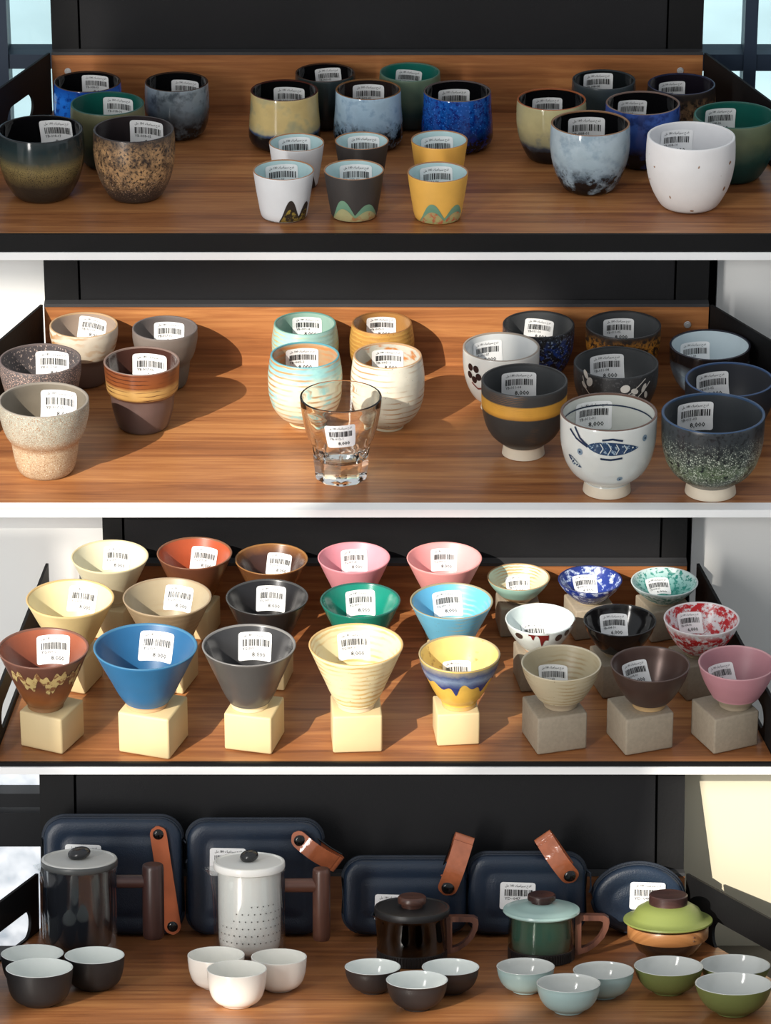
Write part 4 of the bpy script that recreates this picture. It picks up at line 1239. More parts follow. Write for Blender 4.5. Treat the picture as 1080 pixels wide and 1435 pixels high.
def ringy(out, ring, inn=None, rim=None, foot=(200, 180, 150), n=8, rough=.4, br=.5):
    def f(H):
        return [G(H, [(0, out), (1, out)], rough=rough, rings=dict(n=n, c=ring, t=.7, so=.2, br=br), mott=[dict(c=(110, 86, 60), s=420, t=.70, so=.02)], vary=.04), G(H, [(0, inn or out), (1, inn or out)], rough=rough, rings=dict(n=n, c=ring, t=.7, so=.2, br=br), vary=.04), flat(rim or ring, rough), flat(foot, .65)]
    return f
R1, R2, R3 = 1000, 918, 852
# back row
bowl('cream conical bowl at the left end of the back row', 'cream bowl at the left of the back row', 156, 108, 757, R3, 'cone', pl((206, 198, 168), (212, 206, 178), (206, 190, 150)), (8, 8, 40, 'YG-009-11', '8,000'), rz=-.3)
def m_rustb(H): return [G(H, [(0, (150, 100, 40)), (.5, (110, 66, 36)), (1, (96, 58, 44))], rough=.3, wob=.1), G(H, [(0, (70, 44, 38)), (.5, (150, 66, 36)), (1, (168, 76, 42))], wob=.06, rough=.35), flat((120, 76, 50), .4), flat((190, 160, 110), .6)]
bowl('rust orange conical bowl in the back row', 'rust bowl of the back row', 274, 105, 753, R3, 'cone', m_rustb, (14, 12, 40, 'YG-009-04', '8,000'), rz=-.28)
def m_dbr(H): return [G(H, [(0, (120, 80, 40)), (1, (90, 56, 34))], rough=.25, wob=.1), G(H, [(0, (52, 34, 32)), (.8, (66, 42, 36)), (.92, (110, 70, 40)), (1, (130, 86, 44))], rough=.25, wob=.05), flat((140, 96, 50), .3), flat((190, 160, 110), .6)]
bowl('dark brown conical bowl with amber rim in the back row', 'dark brown bowl of the back row', 381, 102, 762, R3, 'cone', m_dbr, (12, 12, 37, 'YG-009-03', '8,000'), rz=-.2)
bowl('pink conical bowl in the back row, left one of the two pink neighbours', 'left pink bowl of the back row', 496, 101, 760, R3, 'cone', pl((206, 136, 146), (210, 140, 152), (206, 134, 142)), (0, 9, 38, 'YG-009-08', '8,000', .05), rz=-.05)
bowl('salmon pink conical bowl in the back row, right one of the two pink neighbours', 'right pink bowl of the back row', 622, 105, 760, R3, 'cone', pl((220, 148, 146), (224, 152, 152), (220, 146, 142)), (0, 8, 38, 'YG-009-09', '8,000'), rz=.1)
# middle row
bowl('pale yellow conical bowl behind the red brown one at the left', 'pale yellow bowl of the middle row', 101, 123, 812, R2, 'cone', pl((210, 190, 138), (222, 208, 162), (196, 164, 110)), (16, 8, 44, 'YG-009-05', '8,000'), rz=-.35)
bowl('speckled taupe conical bowl behind the blue bowl', 'taupe bowl of the middle row', 236, 124, 810, R2, 'cone', ringy((142, 124, 98), (158, 140, 112), (160, 146, 120), (150, 130, 104), n=6), (16, 9, 43, 'YG-009-06', '8,000'), rz=-.3)
bowl('black conical bowl behind the gunmetal bowl', 'black bowl of the middle row', 375, 115, 812, R2, 'cone', pl((34, 33, 34), (28, 27, 29), (60, 60, 60), rough=.25), (5, 8, 43, 'YG-009-02', '8,000'), rz=-.2)
bowl('teal green conical bowl in the middle row', 'teal bowl of the middle row', 505, 112, 817, R2, 'cone', pl((24, 118, 100), (20, 122, 104), (30, 90, 80), rough=.2, vary=.12), (0, 9, 43, 'YG-009-07', '8,000', .06), rz=-.03)
bowl('sky blue conical bowl with tan rings in the middle row', 'sky blue bowl of the middle row', 632, 116, 817, R2, 'cone', ringy((104, 176, 208), (150, 168, 160), (96, 172, 208), (150, 140, 110), n=7), (-6, 10, 43, 'YG-009-10', '8,000', .05), rz=.12)
# front row
def m_redbr(H): return [G(H, [(0, (110, 76, 46)), (.25, (140, 84, 44)), (.6, (96, 60, 46)), (1, (92, 60, 50))], wob=.08, rough=.35, mott=[]), G(H, [(0, (80, 52, 48)), (.5, (112, 60, 44)), (1, (150, 82, 56))], wob=.04, rough=.4), flat((110, 72, 58), .4), flat((130, 92, 56), .6)]
p, root = bowl('red brown conical bowl with cream drip pattern at the front left', 'red brown bowl at the front left', 64, 127, 880, R1, 'cone', m_redbr, (12, 8, 50, 'YG-009-01', '8,000', .1), rz=-.42, cubedx=8)
PCR = G(p.H, [(0, (196, 176, 122)), (1, (176, 152, 100))], rough=.35, wob=.3, mott=[dict(c=(120, 82, 54), s=160, t=.52, so=.04)])
rr_ = random.Random(3)
ph = [rr_.uniform(0, 6.28) for _ in range(4)]
deco_strip(p, 'glaze_drip', PCR, root, -.9 * p.R, 1.15 * p.R, 90, lambda u: p.H * (.60 + .10 * math.sin(u / p.R * 9 + ph[0]) + .06 * math.sin(u / p.R * 23 + ph[1]) - (.22 if abs(u / p.R - .18) < .07 else 0)), lambda u: p.H * (.80 + .05 * math.sin(u / p.R * 11 + ph[2]) + .05 * math.sin(u / p.R * 27 + ph[3])), rows=6)
bowl('matt blue conical bowl in the front row', 'blue bowl of the front row', 206, 145, 874, R1, 'cone', pl((40, 98, 140), (30, 88, 132), (60, 112, 146), (186, 150, 112), rough=.45), (14, 9, 51, 'YG-009-11', '8,000'), rz=-.32, cubedx=8)
def m_gun(H): return [flat((92, 90, 88), .3, .05, metal=.35), flat((66, 66, 68), .2, .05, metal=.3), flat((120, 118, 116), .3), flat((206, 190, 156), .6)]
bowl('gunmetal grey conical bowl in the front row', 'gunmetal bowl of the front row', 350, 131, 875, R1, 'cone', m_gun, (8, 9, 49, 'YG-009-12', '8,000', .04), rz=-.25, cubedx=6)
bowl('cream conical bowl with fine rings in the front row', 'cream bowl of the front row', 499, 132, 874, R1, 'cone', ringy((226, 212, 170), (206, 172, 110), (220, 208, 166), (200, 164, 108), n=7, br=.46), (-4, 10, 47, 'YG-009-13', '8,000', .04), rz=0.06)
def m_yel(H): return [G(H, [(0, (206, 162, 70)), (.55, (214, 172, 78)), (1, (214, 180, 96))], rough=.25, wob=.05), G(H, [(0, (222, 190, 104)), (1, (230, 204, 130))], rough=.3, mott=[dict(c=(186, 150, 90), s=80, t=.66, so=.03)]), G(H, [(0, (120, 130, 150)), (1, (170, 150, 110))], rough=.3, wob=.3, wscale=90), flat((200, 160, 96), .6)]
p, root = bowl('yellow bowl with blue dripping band in the front row', 'yellow bowl with blue drips', 643, 114, 891, R1 - 2, 'flare', m_yel, (-4, 34, 42, 'YG-009-14', '8,000'), rz=.1, cubedx=-4)
BDR = G(p.H, [(0, (44, 58, 110)), (.6, (40, 56, 110)), (.75, (120, 136, 160)), (.85, (74, 86, 120)), (1, (160, 150, 120))], rough=.2, wob=.05, wscale=80)
deco_strip(p, 'glaze_drip', BDR, root, -math.pi * p.R, math.pi * p.R, 150, lambda u: p.H * (.62 + .05 * math.sin(u / p.R * 6 + 1) + .035 * math.sin(u / p.R * 14) - .17 * math.exp(-((u / p.R + .12) / .09) ** 2) - .10 * math.exp(-((u / p.R - .75) / .12) ** 2)), lambda u: p.H * .985, rows=8)

# small bowls on grey cubes
def aq(H): return [G(H, [(0, (176, 140, 96)), (.3, (180, 150, 110)), (.4, (150, 190, 176)), (1, (156, 196, 184))], rough=.35, wob=.04), G(H, [(0, (198, 176, 136)), (1, (176, 200, 184))], rough=.35, rings=dict(n=6, c=(184, 150, 100), t=.6, so=.2)), flat((160, 130, 92), .4), flat((150, 136, 112), .6)]
bowl('aqua and tan small bowl at the left of the small back row', 'aqua and tan small bowl', 726, 88, 790, 848, 'flare', aq, (0, 16, 36, 'YB-004-07', '6,000', .06), True, .1, .1)
def bm_(H): return [G(H, [(0, (40, 60, 120)), (1, (36, 56, 130))], rough=.25, mott=[dict(c=(200, 210, 228), s=150, t=.55, so=.06, d=6), dict(c=(20, 34, 96), s=120, t=.56, so=.05)]), G(H, [(0, (34, 54, 130)), (1, (30, 48, 120))], rough=.25, mott=[dict(c=(190, 204, 226), s=150, t=.57, so=.05, d=6)]), flat((34, 44, 96), .3), flat((150, 136, 112), .6)]
bowl('cobalt and white mottled small bowl in the back row', 'cobalt mottled small bowl', 826, 90, 793, 850, 'flare', bm_, (-9, 12, 36, 'YB-004-02', '6,000', -.03), True, .25, .1)
def gm_(H): return [G(H, [(0, (180, 206, 202)), (1, (196, 214, 212))], rough=.3, mott=[dict(c=(22, 124, 112), s=260, t=.5, so=.05, z=(.1, .85), d=5)]), G(H, [(0, (60, 150, 138)), (.6, (150, 196, 190)), (1, (200, 216, 214))], rough=.3, mott=[dict(c=(26, 128, 116), s=260, t=.54, so=.04, d=5)]), flat((196, 206, 204), .3), flat((150, 136, 112), .6)]
bowl('white and green splashed small bowl in the back row', 'green splashed small bowl', 930, 94, 795, 850, 'flare', gm_, (-12, 14, 36, 'YB-004-03', '6,000', -.04), True, .35, .1)
def rs_(H): return [G(H, [(0, (200, 206, 200)), (1, (208, 216, 214))], rough=.2), G(H, [(0, (204, 212, 210)), (1, (200, 212, 212))], rough=.2), G(H, [(0, (206, 214, 212)), (1, (206, 214, 212))], rough=.2, mott=[dict(c=(84, 52, 38), s=26, t=.56, so=.03)]), flat((190, 150, 120), .6)]
p, root = bowl('pale small bowl with red brown blots on its rim', 'pale small bowl with red blots', 756, 98, 846, 919, 'dish', rs_, (-12, 26, 38, 'YB-004-05', '6,000', -.05), True, .15, .1)
BLOT = flat((110, 34, 34), .25); BLOT2 = flat((66, 50, 44), .25)
deco_strip(p, 'glaze_drip', BLOT, root, -.38 * p.R, .22 * p.R, 40, lambda u: p.H * (.86 - .10 * math.sin(u / p.R * 7) - .34 * math.exp(-((u / p.R - .02) / .06) ** 2) - .2 * math.exp(-((u / p.R + .25) / .05) ** 2)), lambda u: p.H * .97, rows=6)
deco_dots(p, 'glaze_blot', BLOT2, root, [(-.72 * p.R, p.H * .82, 7 * p.s, 5 * p.s, .2), (.55 * p.R, p.H * .8, 6 * p.s, 6 * p.s, 0), (.85 * p.R, p.H * .88, 5 * p.s, 5 * p.s, 0)])
bowl('glossy black small bowl in the middle row', 'black small bowl', 867, 102, 847, 925, 'dish', pl((22, 21, 22), (20, 19, 20), (36, 34, 34), (150, 136, 112), rough=.12), (-8, 12, 41, 'YB-004-10', '6,000', -.03), True, .25, .2)
def rm_(H): return [G(H, [(0, (206, 200, 200)), (1, (214, 212, 212))], rough=.3, mott=[dict(c=(176, 22, 30), s=130, t=.49, so=.04, z=(.0, .9), d=6, r=.7)]), G(H, [(0, (208, 204, 206)), (1, (214, 212, 214))], rough=.3, mott=[dict(c=(178, 24, 32), s=130, t=.50, so=.04, d=6, r=.7)]), flat((214, 206, 206), .3), flat((150, 136, 112), .6)]
bowl('white and red splashed small bowl in the middle row', 'red splashed small bowl', 981, 106, 844, 925, 'dish', rm_, (-16, 12, 38, 'YB-004-06', '6,000', -.06), True, .35, .16)
bowl('beige ringed small bowl in the front row', 'beige small bowl of the front row', 785, 112, 904, 998, 'dish', ringy((182, 170, 142), (160, 140, 104), (176, 164, 136), (196, 184, 158), (164, 148, 124), n=6), (-14, 26, 44, 'YB-004-09', '6,000', -.12), True, .28, .22, cubedx=-8)
bowl('dark brown satin small bowl in the front row', 'brown small bowl of the front row', 909, 111, 906, 999, 'dish', lambda H: [flat((70, 54, 48), .38, metal=.2), flat((86, 66, 60), .3, metal=.35), flat((80, 62, 56), .4), flat((176, 146, 104), .6)], (-22, 18, 42, 'YB-004-01', '6,000', .03), True, .34, .16, cubedx=-12)
bowl('dusty pink small bowl at the right end of the front row', 'dusty pink small bowl', 1030, 108, 905, 998, 'dish', pl((176, 124, 132), (170, 122, 130), (186, 140, 144), (150, 136, 116), rough=.45), (-24, 22, 44, 'YB-004-08', '6,000', -.02), True, .42, .26, cubedx=-14)

# ================================================================== TIER 4
E4 = math.asin(-ray(540, 1310).dot(t4.n))
class Loc:
    """local frame on the raked shelf: origin at floor pixel (cx, py)"""
    def __init__(self, cx, py):
        self.C = floor_hit(4, cx, py); self.s = mpp(self.C); self.cx = cx; self.py = py
        self.ce = math.cos(E4)
    def X(self, px): return (px - self.cx) * self.s
    def Z(self, py): return (self.py - py) * self.s / self.ce

M_NAVY = plain('navy moulded shell fabric', (26, 40, 58), 0.38, vary=.05, vscale=300, bump=.25, bscale=900)
M_ZIP = plain('dark navy zipper tape', (22, 32, 46), 0.6, bump=.5, bscale=1400)
M_TAN = plain('tan leather', (178, 94, 56), 0.45, vary=.08, vscale=60)
M_WRAP = plain('tan leather in clear wrap', (176, 100, 66), 0.14, coat=.8, vary=.12, vscale=120, bump=.6, bscale=130)
M_SNAP = plain('black snap button', (12, 12, 13), 0.18)

def rrect(w, h, r, n=7):
    """rounded rectangle outline, centred on x, z from 0 to h"""
    pts = []
    for (cx, cz, a0) in ((w / 2 - r, r, -90), (w / 2 - r, h - r, 0), (-w / 2 + r, h - r, 90), (-w / 2 + r, r, 180)):
        for k in range(n + 1):
            a = math.radians(a0 + 90 * k / n)
            pts.append((cx + r * math.cos(a), cz + r * math.sin(a)))
    return pts

def case(label, x0, x1, top, bottom, rad_px, depth_px, strap=None, st=None, gap_px=4, roundc=False, short='zip_case'):
    cx = (x0 + x1) / 2
    L_ = Loc(cx, 1304)
    s = L_.s
    D = depth_px * s
    w = (x1 - x0) * s
    # back of the case rests against the board; front bottom edge near pixel `bottom`
    yc = -(gap_px * s + D / 2)
    C = L_.C + t4.ey * yc + t4.n * .0035
    root = empty('zip_case', C, rx=-t4.tilt)
    tag(root, label, 'case', 'navy zip cases leaning on the back board')
    # height from the pixel of the top edge at the case centre plane
    Pt = hit(C, t4.ey, cx, top)
    h = (Pt - C).dot(t4.n)
    # pixel helpers in the front face plane
    Cf = C - t4.ey * (D / 2)
    def FXZ(px, py):
        P = hit(Cf, t4.ey, px, py) - C
        return P.x, P.dot(t4.n)
    def loop(ins, y):
        r = max(rad_px * s - ins * .6, .003)
        if roundc:
            return [(math.cos(a) * (w / 2 - ins), y, h / 2 + math.sin(a) * (h / 2 - ins)) for a in [2 * math.pi * k / 48 - math.pi / 2 for k in range(48)]]
        return [(x, y, z + ins) for x, z in rrect(w - 2 * ins, h - 2 * ins, min(r, (h - 2 * ins) / 2.05), 9)]
    def skin(loops, name, mat):
        mb = MB(); n = len(loops[0])
        for lp in loops: mb.v += lp
        for i in range(len(loops) - 1):
            for k in range(n):
                q = (k + 1) % n
                mb.f.append((i * n + k, i * n + q, (i + 1) * n + q, (i + 1) * n + k)); mb.m.append(0)
        mb.f.append(tuple((len(loops) - 1) * n + k for k in range(n))); mb.m.append(0)
        return mb.build(name, mat, root, angle=50)
    y1 = -D / 2
    e = 5 * s
    skin([loop(0, -.0012), loop(0, y1 * .55), loop(e * .3, y1 * .8), loop(e, y1 * .95), loop(e * 2.2, y1), loop(e * 3.6, y1 * 1.0), loop(e * 4.4, y1 * .93), loop(e * 5.4, y1 * .93), loop(e * 6.4, y1 * 1.03), loop(e * 8, y1 * 1.06)], 'front_shell', M_NAVY)
    skin([loop(0, .0012), loop(0, -y1 * .55), loop(e * .3, -y1 * .8), loop(e, -y1 * .95), loop(e * 2.2, -y1)], 'back_shell', M_NAVY)
    mb = MB()
    base = loop(-.0006, 0)
    mb.tube([Vector(q) for q in base] + [Vector(base[0])], .0022, 6, caps=False)
    mb.build('zipper', M_ZIP, root)
    # raised pipes on both sides of the zipper
    for yy in (y1 * .45,):
        base = loop(-.0002, yy)
        mb = MB(); mb.tube([Vector(q) for q in base] + [Vector(base[0])], .0011, 6, caps=False)
        mb.build('piping', M_ZIP, root)
    # zipper pull at the right
    if not roundc:
        xr = w / 2 + .0025
        zt = h * .80
        mb = MB(); mb.tube([(xr - .001, -.002, zt), (xr + .003, -.004, zt - .003), (xr + .0035, -.005, zt - .018), (xr + .002, -.005, zt - .022)], .0012, 6)
        mb.build('zipper_pull', M_ZIP, root)
    yf = y1 * 1.06
    if strap:
        (ax, ay), (bx, by), wpx, mode = strap
        a = FXZ(ax, ay); b_ = FXZ(bx, by)
        d = Vector((b_[0] - a[0], 0, b_[1] - a[1])); ln = d.length; d.normalize()
        nrm = Vector((-d.z, 0, d.x))
        hw = wpx / 2 * s
        th = .0022
        def ribbon(y_of, l0, l1, hw_, name, mat, round0=True, round1=True, n=14):
            mb = MB(); v = []
            for i in range(n + 1):
                q = i / n
                l = l0 + (l1 - l0) * q
                ww = hw_
                if round0 and l - l0 < hw_: ww = math.sqrt(max(hw_**2 - (hw_ - (l - l0))**2, hw_**2 * .03))
                if round1 and l1 - l < hw_: ww = min(ww, math.sqrt(max(hw_**2 - (hw_ - (l1 - l))**2, hw_**2 * .03)))
                c_ = Vector((a[0], y_of(q), a[1])) + d * l
                v += [c_ + nrm * ww, c_ - nrm * ww, c_ - nrm * ww + Vector((0, th, 0)), c_ + nrm * ww + Vector((0, th, 0))]
            f = []
            for i in range(n):
                o = 4 * i
                for k in range(4):
                    q = (k + 1) % 4
                    f.append((o + k, o + q, o + 4 + q, o + 4 + k))
            f += [(3, 2, 1, 0), (4 * n, 4 * n + 1, 4 * n + 2, 4 * n + 3)]
            mb.add(v, f)
            return mb.build(name, mat, root, angle=35)
        def snap(l, y):
            c_ = Vector((a[0], y, a[1])) + d * l
            mb = MB()
            r = hw * .66
            mb.lathe([(.0002, r * .36), (r * .55, r * .34), (r * .85, r * .22), (r, 0)], 20)
            mb.v = [tuple(c_ + Vector((q[0], -q[2], q[1]))) for q in mb.v]
            o = mb.build('snap_button', M_SNAP, root)
        if mode == 'long':
            ribbon(lambda q: yf - th - .001, -hw, ln + hw, hw, 'strap', M_TAN, n=40)
            snap(0, yf - th - .001); snap(ln, yf - th - .001)
        else:
            ribbon(lambda q: yf - th - .004 - .010 * math.sin(q * math.pi), -hw, ln, hw, 'strap', M_WRAP, True, False, n=20)
            ribbon(lambda q: yf - th + .003 + .006 * q, ln * .12, ln, hw * .96, 'strap', M_TAN, False, False, n=10)
            # fold at the end
            mb = MB(); c_ = Vector((a[0], yf - .001, a[1])) + d * ln
            pts = []
            for k in range(9):
                an = math.pi * k / 8
                pts.append((math.sin(an) * .006, -math.cos(an) * .0055))
            v = []
            for (o1, o2) in pts:
                q = c_ + d * o1 + Vector((0, o2 + .002, 0))
                v += [q + nrm * hw, q - nrm * hw]
            mb.add(v, [(2 * i, 2 * i + 1, 2 * i + 3, 2 * i + 2) for i in range(8)])
            mb.build('strap_fold', M_WRAP, root)
            snap(0, yf - th - .0105)
            mb = MB(); e0 = Vector((a[0], yf + .002, a[1])) + d * ln * .75 + nrm * hw * 1.05
            mb.tube([e0 - d * ln * .4, e0, e0 + d * ln * .3 + nrm * .001], .0009, 6)
            mb.build('wrap_tie', M_SNAP, root)
    if st:
        sx, sy, sw, code, price = st[:5]
        x_, z_ = FXZ(sx, sy)
        W = sw * s; Hs = W * .8
        sticker(root, lambda u, v, o: (x_ + u, yf - o - .0004, z_ - Hs / 2 + v), W, Hs, code, price, tilt=st[5] if len(st) > 5 else 0)
    return root

case('large navy zip case with long tan strap behind the smoked glass teapot', 66, 257, 1144, 1320, 30, 34, ((222, 1168), (242, 1297), 23, 'long'), (116, 1183, 50, 'YD-041', '48,000', -.03))
case('large navy zip case with wrapped tan strap behind the white teapot', 265, 452, 1149, 1322, 27, 34, ((420, 1173), (468, 1207), 24, 'fold'), (319, 1188, 50, 'YD-042', '48,000', -.02))
case('navy zip case behind the black glass teapot, strap standing up', 482, 652, 1202, 1322, 27, 34, ((627, 1239), (649, 1178), 27, 'fold'), (549, 1253, 48, 'YD-046', '48,000', -.03))
case('navy zip case behind the green glass teapot, strap standing up', 655, 817, 1196, 1322, 27, 34, ((797, 1222), (764, 1177), 26, 'fold'), (725, 1236, 49, 'YD-047', '48,000', -.03))
case('round navy zip case behind the green lidded bowl', 829, 955, 1210, 1322, 60, 34, None, (907, 1236, 49, 'YD-048', '48,000', -.03), roundc=True)

# ---- teapots
M_CLEAR = thin_glass('clear pot glass', (250, 251, 251), .05)
M_SMOKE = plain('smoked grey infuser', (34, 36, 42), .07)
M_DARKG = thin_glass('dark pot glass', (120, 124, 128), .08)
M_GREENG = thin_glass('green pot glass', (222, 232, 228), .07)
M_OLIVEG = thin_glass('olive pot glass', (120, 132, 96), .12)
M_WDARK = wood('dark walnut handle', (44, 28, 26), (60, 38, 35), (80, 52, 46), strip=.05, axis='Z')
M_WMID = wood('walnut handle', (60, 37, 30), (88, 56, 45), (114, 76, 60), strip=.05, axis='Z')
M_WMIDX = wood('walnut peg', (60, 37, 30), (88, 56, 45), (114, 76, 60), strip=.05, axis='X')
M_WDARKX = wood('dark walnut peg', (44, 28, 26), (60, 38, 35), (80, 52, 46), strip=.05, axis='X')
M_BAND = wood('pale wood band', (140, 92, 52), (166, 114, 68), (186, 134, 86), strip=.05, axis='X')
M_LIDG = plain('pale grey lid', (196, 196, 192), 0.4, vary=.03)
M_LIDW = plain('white porcelain', (248, 247, 242), 0.2)
M_LIDB = plain('black matt lid', (30, 29, 30), 0.45)
M_LIDC = plain('celadon lid', (164, 192, 186), 0.25)
M_LIDO = plain('olive green lid', (118, 128, 66), 0.4)
M_STONE = plain('black pebble knob', (38, 38, 40), 0.25)
M_HOLE = plain('strainer hole', (90, 88, 84), 0.7)

def solve_H(C, cx, py, R=0.0):
    """height over the shelf whose point (plus R to the back) shows at pixel row py"""
    P = hit(C + t4.ey * R, t4.ey, cx, py)
    return (P - C).dot(t4.n)

def teapot(label, cx, wtop, base_c, lid_y, inside, glass, lid_m, lid_w, knob, handle, spout_px, base_w=None, cat='teapot', lid_style='flat', ribbed=False):
    C = floor_hit(4, cx, base_c); s = mpp(C)
    root = empty('teapot', C, rx=-t4.tilt)
    tag(root, label, cat, 'teapots on the lowest shelf')
    R = wtop / 2 * s; Rb = (base_w or wtop * .98) / 2 * s
    H = solve_H(C, cx, lid_y)             # rim height at the pot axis
    # glass body: outer and inner skin
    prof = [(.0004, .0025), (Rb * .86, .0025), (Rb * .95, .001), (Rb, .006), (Rb * 1.02, H * .2), (R * 1.01, H * .6), (R * .985, H * .93), (R * 1.01, H)]
    wall = .0022
    inner = [(R * 1.01 - wall, H), (R * .985 - wall, H * .93), (R * 1.01 - wall, H * .6), (Rb * 1.02 - wall, H * .2), (Rb - wall, .010), (Rb * .8, .006), (.0004, .006)]
    prof = prof + inner
    sp_dir = math.radians(-90 if spout_px is not None else 0)
    def mod(a, r, z):
        if spout_px is None or z < H * .86 or r < R * .7: return 1.0
        d = (a - (2 * math.pi - math.pi / 2)) 
        q = math.exp(-(d / .22) ** 2) * max(0, (z - H * .86) / (H * .14)) ** 1.3
        return 1 + q * (abs(spout_px) * s / R)
    mb = MB(); mb.lathe(prof, 64, None, mod=mod)
    mb.build('glass_body', glass, root, angle=50)
    # infuser
    if inside:
        im, iw, ib = inside
        Ri = R * iw
        zb = H * ib
        mb = MB()
        mb.lathe([(.0004, zb), (Ri * .82, zb), (Ri * .95, zb + .004), (Ri * .985, zb + .012), (Ri, H * .5), (Ri, H * .99), (Ri - .002, H * .99), (Ri - .002, H * .5), (Ri * .96 - .002, zb + .014), (Ri * .8, zb + .003), (.0004, zb + .003)], 56)
        inf = mb.build('infuser', im, root, angle=50)
        if im is M_LIDW:
            mb = MB()
            for row in range(6):
                for q in range(-7, 8):
                    if row + abs(q - 2) * .55 > 6.2: continue
                    a = q * .19 + (row % 2) * .095
                    z = zb + .014 + row * .0072
                    rr = (Ri * .985 + (Ri * .015) * min(1, (z - zb) / (H * .5))) + .0007
                    v = []
                    for k in range(8):
                        t_ = 2 * math.pi * k / 8
                        v.append(((rr) * math.sin(a + math.cos(t_) * .0007 / rr), -rr * math.cos(a + math.cos(t_) * .0007 / rr), z + math.sin(t_) * .0007))
                    mb.add(v, [tuple(range(8))])
            mb.build('strainer_hole', M_HOLE, inf, smooth=False)
    # lid
    Rl = lid_w / 2 * s
    if lid_style == 'flat':
        lp = [(.0004, H - .006), (R * .8, H - .006), (R * .82, H + .0006), (Rl * .985, H + .0006), (Rl, H + .002), (Rl, H + .0055), (Rl * .985, H + .0072), (Rl * .93, H + .0076), (Rl * .90, H + .0066), (Rl * .4, H + .0072), (.0004, H + .0074)]
        ztop = H + .0074
    else:
        hh = Rl * (.30 if lid_style == 'dome' else .40)
        lp = [(.0004, H - .004), (R * .85, H - .004), (R * .86, H + .0006), (Rl * .97, H + .0006), (Rl, H + .002), (Rl * .985, H + .004), (Rl * .87, H + .0048), (Rl * .80, H + .0062), (Rl * .68, H + hh * .55), (Rl * .45, H + hh * .85), (.0004, H + hh)]
        ztop = H + hh
    mb = MB(); mb.lathe(lp, 56)
    lid = mb.build('lid', lid_m, root, angle=35)
    if lid_m is M_LIDG:
        mb = MB(); mb.lathe([(Rl * 1.0005, H + .0008), (Rl * 1.012, H + .0014), (Rl * 1.012, H + .0058), (Rl * 1.0005, H + .0064)], 56)
        mb.build('lid_rim', plain('dark grey lid rim', (74, 76, 76), .4), lid)
    # knob
    kw, kh, kstyle, km = knob
    kr = kw / 2 * s; kh_ = kh * s
    if kstyle == 'pebble':
        z0 = ztop - .001
        pr = [(.0004, z0)]
        for q in range(1, 12):
            a = math.pi * q / 12
            pr.append((kr * math.sin(a) ** .9, z0 + kh_ * (1 - math.cos(a)) / 2))
        pr.append((.0004, z0 + kh_))
        mb = MB(); mb.lathe(pr, 32)
        mb.v = [(x, y, z + x * .12) for x, y, z in mb.v]
    else:
        z0 = ztop - .001 - (0 if lid_style == 'flat' else Rl * .03)
        mb = MB(); mb.lathe([(.0004, z0), (kr * .72, z0), (kr * .74, z0 + kh_ * .35), (kr * .98, z0 + kh_ * .45), (kr, z0 + kh_ * .6), (kr * .98, z0 + kh_ * .9), (kr * .9, z0 + kh_), (.0004, z0 + kh_)], 36)
    mb.build('knob', km, lid, angle=40)
    # handle
    if handle:
        if handle[0] == 'peg':
            _, px_a, px_b, py0, py1, bx0, bx1, by0, by1, m1, m2 = handle
            X = lambda px: (px - cx) * s
            Zp = lambda py: solve_H(C, cx, py)
            za, zb_ = Zp(py1), Zp(py0)
            r = (zb_ - za) / 2
            mb = MB(); mb.tube([(R * .985, 0, (za + zb_) / 2), (X(bx0) + .004, 0, (za + zb_) / 2)], r, 20)
            mb.build('handle_peg', m2, root, angle=40)
            z0, z1 = Zp(by1), Zp(by0)
            rr = (bx1 - bx0) / 2 * s * .92
            xc = X((bx0 + bx1) / 2)
            lean = handle_lean.get(label, 0.0)
            mb = MB()
            mb.lathe([(.0004, z0), (rr * .86, z0), (rr * .96, z0 + .002), (rr, z0 + .006), (rr, z1 - .004), (rr * .96, z1 - .001), (rr * .86, z1), (.0004, z1)], 28)
            mb.v = [(x + xc - lean * (z - z0), y, z) for x, y, z in mb.v]
            mb.build('handle', m1, root, angle=40)
        else:
            _, x0, x1, y0, y1, m1 = handle
            X = lambda px: (px - cx) * s
            Zp = lambda py: solve_H(C, cx, py)
            xa, xb, zt, zb_ = X(x0), X(x1), Zp(y0), Zp(y1)
            w_ = xb - xa; h_ = zt - zb_
            oc = [(0, 1), (.5, 1), (.86, .99), (.98, .92), (1, .82), (.97, .66), (.84, .42), (.62, .22), (.38, .08), (.12, 0), (0, 0)]
            ic = [(.18, .86), (.5, .86), (.74, .855), (.81, .82), (.82, .76), (.80, .64), (.69, .45), (.52, .30), (.34, .20), (.20, .16), (.18, .18)]
            outer = [(xa + w_ * q[0], zb_ + h_ * q[1]) for q in oc]
            inner_ = [(xa + w_ * q[0], zb_ + h_ * q[1]) for q in ic]
            n = len(outer)
            dpt = 6.5 * s
            mb = MB()
            v = []
            for yy in (-dpt, dpt):
                v += [(x, yy, z) for x, z in outer] + [(x, yy, z) for x, z in inner_]
            f = []
            for k in range(n):
                q = (k + 1) % n
                f += [(k, q, n + q, n + k), (2 * n + k, 3 * n + k, 3 * n + q, 2 * n + q), (k, 2 * n + k, 2 * n + q, q), (n + k, n + q, 3 * n + q, 3 * n + k)]
            mb.add(v, f)
            mb.build('handle', m1, root, angle=40)
    if ribbed:
        mb = MB()
        for q in range(26):
            a = (q - 13) * .085
            rr = Rb * 1.035
            mb.tube([(rr * math.sin(a), -rr * math.cos(a), .001), (rr * math.sin(a), -rr * math.cos(a), .010)], .0008, 5)
        mb.lathe([(Rb * 1.03, .0005), (Rb * 1.03, .011), (Rb * 1.005, .0115)], 48)
        mb.build('ribbed_base', M_LIDB, root)
    return root, C, s, R, H

